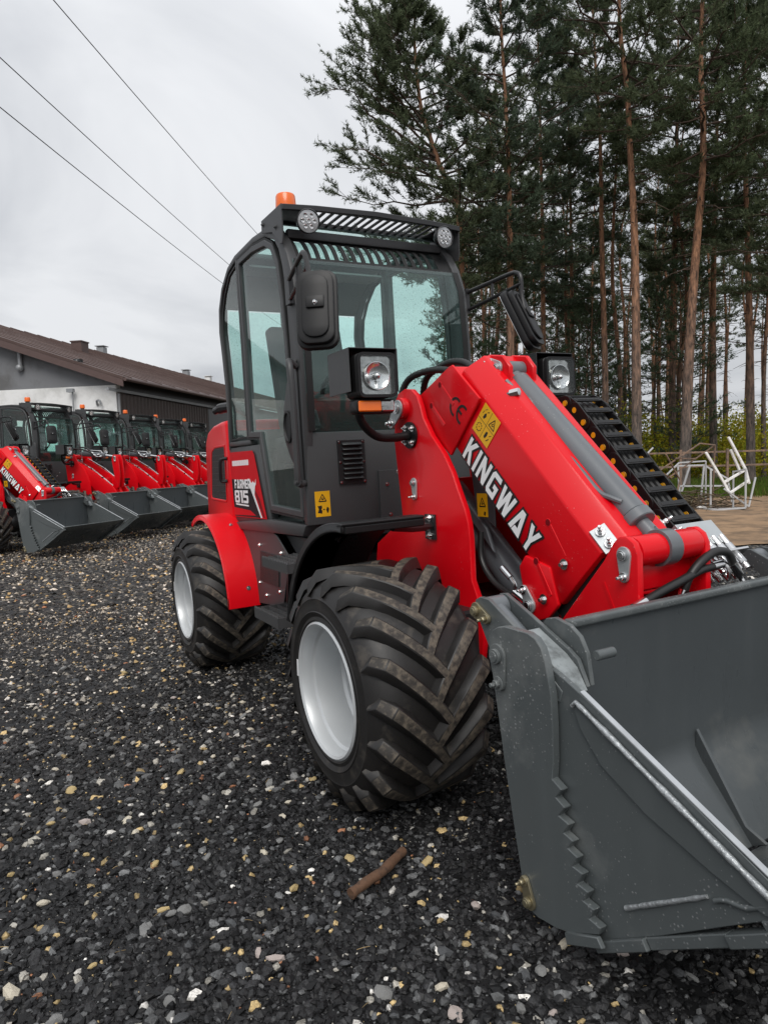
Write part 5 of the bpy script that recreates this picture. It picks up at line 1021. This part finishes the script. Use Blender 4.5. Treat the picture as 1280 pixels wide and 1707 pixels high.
# ------------------------------------------------------------------ pines
def bark():
    m = bpy.data.materials.new('pine_bark'); m.use_nodes = True; t = m.node_tree; L = t.links.new; b = t.nodes['Principled BSDF']
    tx = N(t, 'ShaderNodeTexCoord'); sp = N(t, 'ShaderNodeSeparateXYZ'); L(tx.outputs['Object'], sp.inputs[0])
    mp = N(t, 'ShaderNodeMapping', inp={'Scale': (14, 14, 3.2)}); L(tx.outputs['Object'], mp.inputs[0]); n = N(t, 'ShaderNodeTexNoise', inp={'Scale': 1.0, 'Detail': 7.0, 'Roughness': 0.65}); L(mp.outputs[0], n.inputs['Vector'])
    a = N(t, 'ShaderNodeMath', operation='MULTIPLY_ADD', inp={1: 5.0, 2: -2.5}); L(n.outputs['Fac'], a.inputs[0]); z = N(t, 'ShaderNodeMath', operation='ADD'); L(sp.outputs[2], z.inputs[0]); L(a.outputs[0], z.inputs[1])
    h = N(t, 'ShaderNodeMapRange', inp={1: 1.5, 2: 7.5}); L(z.outputs[0], h.inputs[0])
    x = N(t, 'ShaderNodeMix', data_type='RGBA'); L(h.outputs[0], x.inputs[0]); x.inputs[6].default_value = (0.115, 0.095, 0.082, 1); x.inputs[7].default_value = (0.25, 0.125, 0.068, 1)
    r = N(t, 'ShaderNodeMapRange', inp={1: 0.34, 2: 0.66, 3: 0.22, 4: 1.5}); L(n.outputs['Fac'], r.inputs[0]); s = N(t, 'ShaderNodeVectorMath', operation='SCALE'); L(x.outputs[2], s.inputs[0]); L(r.outputs[0], s.inputs['Scale']); L(s.outputs[0], b.inputs['Base Color'])
    b.inputs['Roughness'].default_value = 0.9; bp_ = N(t, 'ShaderNodeBump', inp={'Strength': 0.9, 'Distance': 0.03}); L(n.outputs['Fac'], bp_.inputs['Height']); L(bp_.outputs[0], b.inputs['Normal']); return m
M['bark'] = bark()
M['twig'] = mat('pine_limb', (0.075, 0.050, 0.036), 0.9, var=0.3, vs=4)
def unit(a): return a/np.maximum(1e-9, np.linalg.norm(a, axis=-1, keepdims=True))
def pine_meshes(path, r0, cf, Rc, n_limb, seed, blades=9, nt_=13, ns=15, wid=0.025, hue=(0.114, 0.140, 0.081), lean=(0, 0), dead=22, flat=1.0):
    rg = np.random.default_rng(seed); P = np.array([tuple(p) for p in spline(path, 5)]); n = len(P); cum = np.concatenate([[0], np.cumsum(np.linalg.norm(np.diff(P, axis=0), axis=1))]); T = cum/cum[-1]; H = cum[-1]
    at = lambda t: np.array([np.interp(t, T, P[:, k]) for k in range(3)]).T
    g = G(); rad = [r0*(1.12 if t < 0.02 else 1)*(1-0.80*t) for t in T]; g.tube([tuple(p) for p in P], rad, 10); vt = g
    me_t = None
    lg = G(); S0, SD, SL = [], [], []
    for i in range(n_limb+dead):
        if i >= n_limb:                               # bare broken limbs on the stem below the crown
            t = rg.uniform(0.08, cf+0.1) if cf < 0.3 else rg.uniform(0.25, cf+0.1); az = rg.uniform(0, 6.28); p = at(t); L = rg.uniform(0.3, 1.3); d = np.array([math.cos(az), math.sin(az), rg.uniform(-0.35, 0.25)]); q = p+d*L*0.6; e = p+d*L+np.array([0, 0, -0.15*L]); lg.tube([p, q, e], [0.02, 0.012, 0.005], 4, caps=False); continue
        s = (i+rg.uniform(0, 1))/n_limb; t = cf+(1-cf)*s; az = 2.39996*i+rg.normal(0, 0.5); p = at(t)
        L = Rc*(math.sin(math.pi*min(1, 0.14+0.84*s))**0.65)*rg.uniform(0.60, 1.12); el = math.radians(-12+62*s**1.3+rg.normal(0, 9))
        dh = np.array([math.cos(az)+lean[0], math.sin(az)+lean[1], 0]); L *= 0.55+0.45*np.linalg.norm(dh); dh = dh/np.linalg.norm(dh); d = dh*math.cos(el)+np.array([0, 0, math.sin(el)])
        pts = [p]; 
        for k in range(1, 6): pts.append(p+d*L*k/5+np.array([0, 0, 0.10*L*(k/5)**2.2])+rg.normal(0, 0.035*L, 3)*(k/5)*flat)
        rr = 0.009+0.012*L; lg.tube(pts, [rr*(1-0.17*k) for k in range(6)], 5, caps=False); pts = np.array(pts)
        for j in range(nt_):
            u = rg.uniform(0.22, 1.0) if j else 1.0; k = min(4, int(u*5)); b = pts[k]+(pts[k+1]-pts[k])*(u*5-k); ld = unit(pts[k+1]-pts[k]); sd = unit(np.cross(ld, [0, 0, 1])); w = rg.choice([-1, 1]); a = rg.uniform(0.5, 1.15) if j else 0.0
            td = unit(ld*math.cos(a)+sd*w*math.sin(a)+np.array([0, 0, rg.uniform(0.0, 0.45)])); tl = L*rg.uniform(0.22, 0.42)*(1.15-0.55*u)+0.20
            lg.tube([b, b+td*tl*0.5, b+td*tl+np.array([0, 0, 0.05])], [0.010, 0.007, 0.003], 3, caps=False)
            uu = rg.uniform(0.25, 1.0, ns); uu[0] = 1.0; S0.append(b+td*tl*uu[:, None]); dd = unit(td+rg.normal(0, 0.50, (ns, 3))+np.array([0, 0, 0.45])); SD.append(dd); SL.append(rg.uniform(0.13, 0.26, ns))
    S0, SD, SL = np.concatenate(S0), np.concatenate(SD), np.concatenate(SL); m = len(S0)
    uu = rg.uniform(0.0, 1.0, (m, blades)); B = S0[:, None]+SD[:, None]*(SL[:, None]*uu)[..., None]
    BDir = unit(SD[:, None]*0.85+rg.normal(0, 0.55, (m, blades, 3))); BL = rg.uniform(0.085, 0.14, (m, blades, 1)); side = unit(np.cross(BDir, rg.normal(0, 1, (m, blades, 3))))*wid*0.5
    tri = np.stack([B-side, B+side, B+BDir*BL], 2).reshape(-1, 3); nf = m*blades
    col = np.array(hue)*(rg.uniform(0.55, 1.55, (m, 1, 1))*rg.uniform(0.8, 1.2, (m, blades, 1)))*np.array([1, 1, 1]); col = np.broadcast_to(col, (m, blades, 3)).reshape(-1, 3)
    # crown mesh: limbs (material 0) and needles (material 1)
    lv = np.array(lg.v); lf = []
    for f in lg.f: lf += [f[:3], (f[0], f[2], f[3])] if len(f) == 4 else [f]
    lf = np.array(lf); v = np.concatenate([lv, tri]); f = np.concatenate([lf, np.arange(nf*3).reshape(-1, 3)+len(lv)]); c = np.concatenate([np.zeros((len(lf), 3)), col])
    me = np_mesh('crown', v, f, c, ['twig', 'leaf']); me.polygons.foreach_set('material_index', np.concatenate([np.zeros(len(lf), np.int32), np.ones(nf, np.int32)]))
    return vt, me
def pine(name, label, path, r0, cf, Rc, n_limb, seed, group=None, **kw):
    b = Vector(path[0]); rel = [Vector(p)-b for p in path]; rel[0].z = -0.15
    root = thing(name, label, 'pine tree', Matrix.Translation((b.x, b.y, 0)), group)
    tg, cm = pine_meshes(rel, r0, cf, Rc, n_limb, seed, **kw); tg.build('trunk', 'bark', root, ang=80); link('crown', cm, root); return root
GP = 'pines along the edge of the wood'
HERO = [
 ('leaning pine with a broad one-sided crown, furthest left at the edge of the wood', [(-17.75, 12.3, 0.0), (-17.95, 12.46, 4.5), (-18.16, 12.65, 8.2), (-18.33, 12.61, 10.05), (-18.6, 12.25, 10.98), (-18.92, 11.89, 12.44), (-19.09, 11.73, 13.37), (-19.25, 11.68, 15.01), (-19.36, 11.75, 16.3)], 0.19, 0.44, 3.4, 84, dict(lean=(-0.12, -0.26), ns=19, nt_=14)),
 ('tall dense pine standing right behind the far cab mirror', [(-16.17, 13.11, 0.0), (-16.39, 13.33, 5.1), (-16.56, 13.5, 8.25), (-16.74, 13.62, 11.2), (-16.89, 13.65, 13.17), (-17.04, 13.66, 14.95), (-17.2, 13.73, 17.31)], 0.15, 0.42, 2.5, 52, dict(hue=(0.098, 0.131, 0.088))),
 ('slim red-stemmed pine left of the two stoutest trunks', [(-16.87, 18.12, 0.0), (-17.07, 18.29, 4.63), (-17.36, 18.46, 9.08), (-17.58, 18.63, 12.86), (-17.82, 18.65, 15.76), (-18.05, 18.7, 18.88)], 0.14, 0.62, 2.6, 40, {}),
 ('stout pine with long bare orange trunk bending slightly left', [(-12.78, 15.15, 0.0), (-12.94, 15.29, 3.93), (-13.15, 15.47, 7.53), (-13.35, 15.51, 10.23), (-13.49, 15.54, 12.02), (-13.69, 15.46, 14.01), (-13.89, 15.56, 17.5)], 0.165, 0.60, 3.0, 40, {}),
 ('stoutest pine with reddish trunk curving right, behind the scrap frames', [(-12.11, 16.39, 0.0), (-12.18, 16.68, 3.89), (-12.25, 17.06, 7.12), (-12.27, 17.35, 9.27), (-12.35, 17.49, 11.06), (-12.47, 17.53, 12.86), (-12.6, 17.86, 17.2)], 0.18, 0.52, 3.2, 46, dict(hue=(0.104, 0.133, 0.073))),
 ('mid-grey pine close behind the stoutest trunk', [(-17.07, 21.97, 0.0), (-17.36, 22.37, 7.22), (-17.6, 22.86, 13.2), (-17.82, 23.19, 17.99)], 0.16, 0.45, 2.6, 36, {}),
 ('straight pine just right of the stoutest trunk', [(-15.61, 22.55, 0.0), (-15.82, 22.72, 4.65), (-16.03, 23.04, 9.27), (-16.21, 23.42, 13.88), (-16.42, 23.75, 18.5)], 0.16, 0.50, 2.5, 36, {}),
 ('pine with a brown trunk above the white scrap frame', [(-13.04, 20.99, 0.0), (-13.22, 21.14, 4.22), (-13.47, 21.31, 8.33), (-13.74, 21.45, 12.44), (-13.9, 21.78, 16.54)], 0.16, 0.48, 2.7, 38, dict(hue=(0.104, 0.133, 0.076))),
 ('pine at the right edge with a wide crown', [(-11.26, 20.07, 0.0), (-11.48, 20.38, 5.82), (-11.76, 20.6, 10.52), (-12.13, 20.81, 14.6)], 0.18, 0.40, 2.8, 40, {}),
 ('dark pine between the dense pine and the slim red-stemmed one', [(-18.76, 16.75, 0.0), (-19.07, 17.11, 7.14), (-19.48, 17.42, 14.07), (-19.78, 17.59, 18.0)], 0.13, 0.38, 2.3, 40, dict(hue=(0.098, 0.129, 0.086))),
 ('thin pine with a high dark crown beside the slim red-stemmed one', [(-20.46, 19.92, 0.0), (-20.83, 20.27, 7.77), (-21.13, 20.51, 12.91), (-21.48, 20.73, 17.5)], 0.13, 0.42, 2.3, 36, dict(hue=(0.098, 0.129, 0.086)))]
for i, (lab, path, r0, cf, Rc, nl, kw) in enumerate(HERO): pine('pine_tree', lab, path, r0, cf, Rc, nl, 50+i, GP, **kw)
PROTO = []
for i in range(5):
    H = 16+i*0.6; rr = random.Random(i); path = [(0, 0, 0)]+[(rr.uniform(-.25, .25)*k/2, rr.uniform(-.25, .25)*k/2, H*k/4) for k in range(1, 5)]
    PROTO.append(pine('pine_tree', 'slender pine among the many trunks deeper in the wood', path, 0.11+0.010*i, (0.56, 0.62, 0.50, 0.66, 0.58)[i], 2.2, 28, 200+i, 'slender pines deeper in the wood', nt_=8, ns=8, blades=7, wid=0.040, hue=((0.112, 0.138, 0.083), (0.125, 0.147, 0.082))[i % 2]))
YOUNG = []
for i in range(2):
    YOUNG.append(pine('young_pine', 'young pine with low branches between the trunks', [(0, 0, 0), (0.1, 0, 3), (0, 0.1, 5), (0, 0, 7.5)], 0.07, 0.14, 1.7, 34, 300+i, 'young pines between the trunks', nt_=8, ns=6, blades=7, wid=0.03, hue=(0.088, 0.125, 0.073), dead=3))
used = set()
def spread(protos, spots, smin, smax):
    for i, (D, l) in enumerate(spots):
        p = protos[i % len(protos)]; o = p if p.name not in used else copy_tree(p); used.add(p.name); x, y = DL(D, l); s = rnd.uniform(smin, smax)
        o.matrix_world = Matrix.LocRotScale(Vector((x, y, 0.0)), Matrix.Rotation(rnd.uniform(0, 6.28), 3, 'Z').to_quaternion(), Vector((s, s, s*rnd.uniform(0.95, 1.1))))
sp_ = []
for _ in range(3000):
    if len(sp_) >= 72: break
    D = rnd.uniform(27, 70); t = rnd.uniform(0.09, 0.68); l = D*t
    if all((D-a)**2+(l-b)**2 > 2.2**2 for a, b in sp_): sp_.append((D, l))
sp_.sort(); spread(PROTO, sp_, 0.85, 1.15)
yp = []
for _ in range(400):
    D = rnd.uniform(27, 44); l = D*rnd.uniform(0.10, 0.45)
    if len(yp) < 14 and all((D-a)**2+(l-b)**2 > 1.2**2 for a, b in yp+sp_): yp.append((D, l))
spread(YOUNG, yp, 0.8, 1.25)
# yellow-green undergrowth and grass
def leaves(name, centres, n_each, rad, size, cols, m='leaf', up=False):
    rg = np.random.default_rng(5); c = np.repeat(np.array(centres), n_each, 0); n = len(c); r = np.repeat(np.array(rad), n_each, 0)
    d = unit(rg.normal(0, 1, (n, 3)))*(rg.uniform(0, 1, (n, 1))**0.4)*r; p = c+d; p[:, 2] = np.abs(p[:, 2])
    a = unit(rg.normal(0, 1, (n, 3))+(np.array([0, 0, 3.0]) if up else 0)); b = unit(np.cross(a, rg.normal(0, 1, (n, 3)))); s = rg.uniform(0.6, 1.3, (n, 1))*size
    if up: v = np.stack([p-b*s*0.06, p+b*s*0.06, p+a*s], 1).reshape(-1, 3); v[:, 2] = np.maximum(v[:, 2], 0.02); f = np.arange(n*3).reshape(-1, 3)
    else: v = np.stack([p, p+a*s*0.5+b*s*0.32, p+a*s, p+a*s*0.5-b*s*0.32], 1).reshape(-1, 3); f = np.arange(n*4).reshape(-1, 4)
    cl = np.array(cols)[rg.integers(0, len(cols), n)]*rg.uniform(0.6, 1.4, (n, 1)); return link(name, np_mesh(name, v, f, cl, m), kind='stuff')
cs, rs = [], []
for i in range(210):
    D = rnd.uniform(27, 42); l = D*rnd.uniform(0.25, 0.66); x, y = DL(D, l); h = rnd.uniform(0.6, 1.9); cs.append((x, y, h*0.9)); rs.append((rnd.uniform(0.7, 1.4), rnd.uniform(0.7, 1.4), h))
leaves('undergrowth', cs, 430, rs, 0.12, [(0.34, 0.34, 0.035), (0.42, 0.37, 0.035), (0.22, 0.27, 0.035), (0.36, 0.28, 0.035)])
cs, rs = [], []
for i in range(260):
    D = rnd.uniform(16.5, 26); l = D*rnd.uniform(0.26, 0.66); x, y = DL(D, l); cs.append((x, y, 0.03)); rs.append((0.5, 0.5, 0.04))
leaves('grass', cs, 90, rs, 0.17, [(0.075, 0.14, 0.02), (0.10, 0.16, 0.03), (0.13, 0.13, 0.04)], up=True)

# ------------------------------------------------------------------ scrap frames, brush heap
M['white_steel'] = mat('white_painted_tube', (0.88, 0.88, 0.87), 0.5, var=0.05, dirt=(0.5, 0.46, 0.4), dirt_amt=0.3, dirt_s=6)
M['galv'] = mat('galvanised_tube', (0.55, 0.56, 0.57), 0.5, 0.3, var=0.15)
M['rust'] = mat('rusty_tube', (0.26, 0.17, 0.12), 0.85, var=0.35, vs=8, dirt=(0.10, 0.08, 0.07), dirt_amt=0.5, dirt_s=10)
def frame(name, label, cat, bars, m, w, org, yaw):
    th = thing(name, label, cat, Matrix.Translation(org) @ Matrix.Rotation(yaw, 4, 'Z'), 'scrap metal frames')
    for a, b in bars: g = G(); g.bar(a, b, w, w); g.build('tube', m, th, 0.003)
    return th
def FP(D, l, z=0.0): x, y = DL(D, l); return Vector((x, y, z))
yw = math.atan2(RGT.y, RGT.x)
frame('metal_frame', 'white tube frame tipped on its corner on the dirt track, prongs pointing up left', 'metal frame', [((0.05, 0, 1.12), (0.42, 0.05, 0.54)), ((0.42, 0.05, 0.54), (0.86, 0.1, 0.77)), ((0.86, 0.1, 0.77), (0.50, 0.05, 1.40)), ((0.80, 0.16, 0.70), (0.58, 0.12, 1.16)), ((0.53, 0.05, 0.33), (0.92, 0.1, 0.56)), ((0.42, 0.05, 0.54), (0.53, 0.05, 0.33)), ((0.86, 0.1, 0.77), (0.94, 0.12, 0.50))], 'white_steel', 0.042, FP(13.3, 6.05), yw)
frame('metal_frame', 'upright galvanised rectangular frame standing lowest on the bare dirt', 'metal frame', [((0, 0, 0.02), (0.66, 0, 0.05)), ((0, 0, 0.02), (0, 0, 0.80)), ((0.66, 0, 0.05), (0.66, 0, 0.80)), ((0, 0.35, 0.02), (0.60, 0.35, 0.02)), ((0.60, 0.35, 0.02), (0.60, 0.35, 0.75)), ((0, 0, 0.03), (0, 0.35, 0.02)), ((0.66, 0, 0.04), (0.60, 0.35, 0.03)), ((0.30, 0.1, 0.42), (0.80, 0.15, 0.06)), ((0.66, 0, 0.78), (0.60, 0.35, 0.73)), ((0.80, 0.15, 0.06), (0.95, 0.2, 0.62))], 'galv', 0.030, FP(13.2, 6.15), yw)
frame('metal_frame', 'rusty lattice of thin square tube lying across the heap left of the white frame', 'metal frame', [((-0.2, 0.2, 0.55), (0.92, 0.1, 1.30)), ((0.92, 0.1, 1.30), (1.40, 0.5, 1.26)), ((1.40, 0.5, 1.26), (0.25, 0.6, 0.45)), ((0.25, 0.6, 0.45), (-0.2, 0.2, 0.55)), ((0.10, 0.15, 0.80), (0.55, 0.55, 0.62)), ((0.45, 0.1, 1.02), (1.0, 0.5, 1.0)), ((0.30, 0.2, 1.10), (0.66, 0.4, 0.58)), ((0.66, 0.4, 0.58), (0.50, 0.3, 0.08)), ((0.25, 0.6, 0.45), (0.30, 0.5, 0.03)), ((-0.2, 0.2, 0.55), (-0.1, 0.2, 0.03)), ((1.40, 0.5, 1.26), (1.45, 0.7, 0.05))], 'rust', 0.026, FP(13.6, 5.25), yw)
frame('metal_frame', 'grey bent tube frame leaning behind the rusty lattice', 'metal frame', [((-0.35, 0, 0.55), (0.05, 0, 1.02)), ((-0.55, 0, 0.90), (-0.20, 0, 1.05)), ((-0.55, 0, 0.90), (-0.50, 0, 0.72)), ((-0.50, 0, 0.72), (-0.18, 0, 0.85)), ((-0.20, 0, 1.05), (-0.28, 0, 0.55)), ((0.0, 0.2, 1.0), (0.25, 0.2, 1.25)), ((0.20, 0.1, 0.40), (0.75, 0.1, 0.92)), ((0.75, 0.1, 0.92), (1.30, 0.1, 0.94)), ((-0.28, 0, 0.55), (-0.35, 0.2, 0.02)), ((1.30, 0.1, 0.94), (1.35, 0.2, 0.02)), ((0.20, 0.1, 0.40), (0.15, 0.1, 0.02))], 'galv', 0.030, FP(14.4, 5.35), yw)
frame('metal_frame', 'low grey gate-like frame with sloping end behind the white frame', 'metal frame', [((0, 0, 0.85), (0.55, 0, 0.85)), ((0.55, 0, 0.85), (1.05, 0, 0.55)), ((1.05, 0, 0.55), (1.15, 0, 0.03)), ((0, 0, 0.85), (0.05, 0, 0.03)), ((0.55, 0, 0.85), (0.48, 0, 0.03)), ((0.25, 0, 0.84), (0.08, 0, 0.30)), ((0.0, 0, 0.42), (1.10, 0, 0.40))], 'galv', 0.034, FP(14.8, 6.2), yw)
# orange-brown rail fence far behind the heap
rg_ = thing('rail_fence', 'rusty low rail fence at the foot of the trees', 'fence', Matrix.Translation(FP(18.5, 6.4)) @ Matrix.Rotation(yw, 4, 'Z'))
for z in (0.75, 1.12): g = G(); g.bar((0, 0, z), (5.5, 0.3, z), 0.05, 0.05); g.build('rail', 'rust', rg_, 0.004)
for k in range(5): g = G(); x = 0.2+k*1.25; g.bar((x, 0.06+0.012*x, 0.0), (x, 0.06+0.012*x, 1.2), 0.06, 0.06); g.build('post', 'rust', rg_, 0.004)
g = G(); rr = random.Random(9)
for i in range(170):
    c = FP(14.0+rr.gauss(0, 0.5), 5.9+rr.gauss(0, 0.55), abs(rr.gauss(0, 0.14))); d = Vector((rr.gauss(0, 1), rr.gauss(0, 1), rr.gauss(0, 0.25))).normalized()*rr.uniform(0.15, 0.5); g.tube([c-d, c+Vector((0, 0, rr.uniform(-.03, .06))), c+d], [0.006, 0.012, 0.005], 4)
g.v = [(x, y, max(z, 0.015)) for x, y, z in g.v]; g.build('brushwood', 'soil', None, kind='stuff', ang=80)
for lab, l_, D_, s in (('pale birch log end lying by the brushwood', 5.75, 13.75, 0.35), ('shorter pale log beside the galvanised frame', 6.02, 13.45, 0.2)):
    g = G(); a = FP(D_, l_, 0.05); b = a+RGT*s+Vector((0, 0, -0.02))+FWD*0.1; g.tube([a, (a+b)/2+Vector((0, 0, 0.02)), b], 0.035, 9); o = g.build('log', 'plaster_white', None, label=lab, category='log')

# ------------------------------------------------------------------ power lines
for lab, a, b in (('uppermost power line crossing the grey sky', (-20.72, 0.493, 14.528), (-42.268, 13.586, 16.086)), ('middle power line of the three over the yard', (-21.376, -0.96, 12.947), (-43.092, 11.777, 14.216)), ('lowest power line of the three above the barn', (-21.302, -1.045, 11.527), (-43.273, 11.267, 13.075))):
    a, b = Vector(a), Vector(b); g = G(); P = []
    for i in range(41): t = -0.8+3.3*i/40; P.append(a+(b-a)*t+Vector((0, 0, 0.9*(t-0.0)*(t-1.0)*0.25)))
    g.tube(P, 0.016, 5); g.build('power_line', 'seal', None, ang=80, label=lab, category='cable', group='power lines over the yard')

# ------------------------------------------------------------------ row of parked loaders
def place(bx, by, phi):
    # beacon position -> loader origin
    c, s = math.cos(phi), math.sin(phi); lx_, ly_ = -0.957, -0.375
    return Matrix.Translation((bx-(c*lx_-s*ly_), by-(s*lx_+c*ly_), 0.0)) @ Matrix.Rotation(phi, 4, 'Z')
PHI = math.radians(43); RG = 'loaders parked in a row along the barn'
BE = [(-9.714, -2.457), (-11.15, -1.17), (-12.45, -0.20), (-13.70, 0.76), (-15.06, 1.64), (-16.36, 2.6), (-17.66, 3.55)]
rowA = build_loader('A', False, place(*BE[0], PHI), 'wheel_loader', 'parked loader with a telescopic boom and black cable chain, cut off by the left edge', RG)
LB = ['first plain-arm loader, parked right behind the one with the cable chain', 'second plain-arm loader of the row, in front of the white gable wall', 'third plain-arm loader of the row, in front of the brown cladding', 'fourth plain-arm loader of the row, half hidden by the next ones', 'fifth plain-arm loader, seen beside the red hood of the nearest machine', 'last loader of the row, almost hidden behind the nearest machine']
rowB = build_loader('B', False, place(*BE[1], PHI), 'wheel_loader', LB[0], RG)
for i in range(2, len(BE)-1):
    c = copy_tree(rowB, None); c.matrix_world = place(*BE[i], PHI+rnd.uniform(-0.05, 0.05)); c['label'] = LB[i-1]

g = G(); rr = random.Random(21)
M['straw'] = mat('dry_straw', (0.34, 0.24, 0.11), 0.8, var=0.4, vs=20)
for i in range(110):
    r, t_ = math.sqrt(rr.uniform(0.8, 14)), math.radians(rr.uniform(-34, 30)); x, y = DL(r*math.cos(t_), r*math.sin(t_)); z = float(ground_z(x, y))+rr.uniform(0.006, 0.013); q = rr.uniform(0, 6.28); L_ = rr.uniform(0.012, 0.034)
    a = Vector((x, y, z)); b = a+Vector((math.cos(q), math.sin(q), rr.uniform(-.08, .12)))*L_; g.tube([a, a.lerp(b, .5)+Vector((0, 0, 0.001)), b], [0.0006, 0.0007, 0.0004], 3)
g.build('dry_needles', 'straw', None, kind='stuff', ang=80)

# ------------------------------------------------------------------ stick on the gravel
M['stick'] = mat('weathered_bark', (0.12, 0.062, 0.034), 0.8, var=0.4, vs=30, bump=0.8, bs=60, dirt=(0.05, 0.03, 0.02), dirt_amt=0.4, dirt_s=30)
a, b = Vector((0.491, -0.881, 0.03)), Vector((0.395, -0.668, 0.035)); md = (a+b)/2+Vector((0.012, 0.006, 0.004)); off = float(ground_z(0.45, -0.78))
g = G(); P = spline([a, a.lerp(md, .55)+Vector((0, 0, .002)), md, md.lerp(b, .55), b], 6); rr = random.Random(2)
g.tube([p+Vector((0, 0, off-0.006)) for p in P], [0.0135+rr.uniform(-0.0010, 0.0012) for _ in P], 12); g.build('wooden_stick', 'stick', None, ang=60, label='short brown bent stick lying on the dark gravel', category='stick')
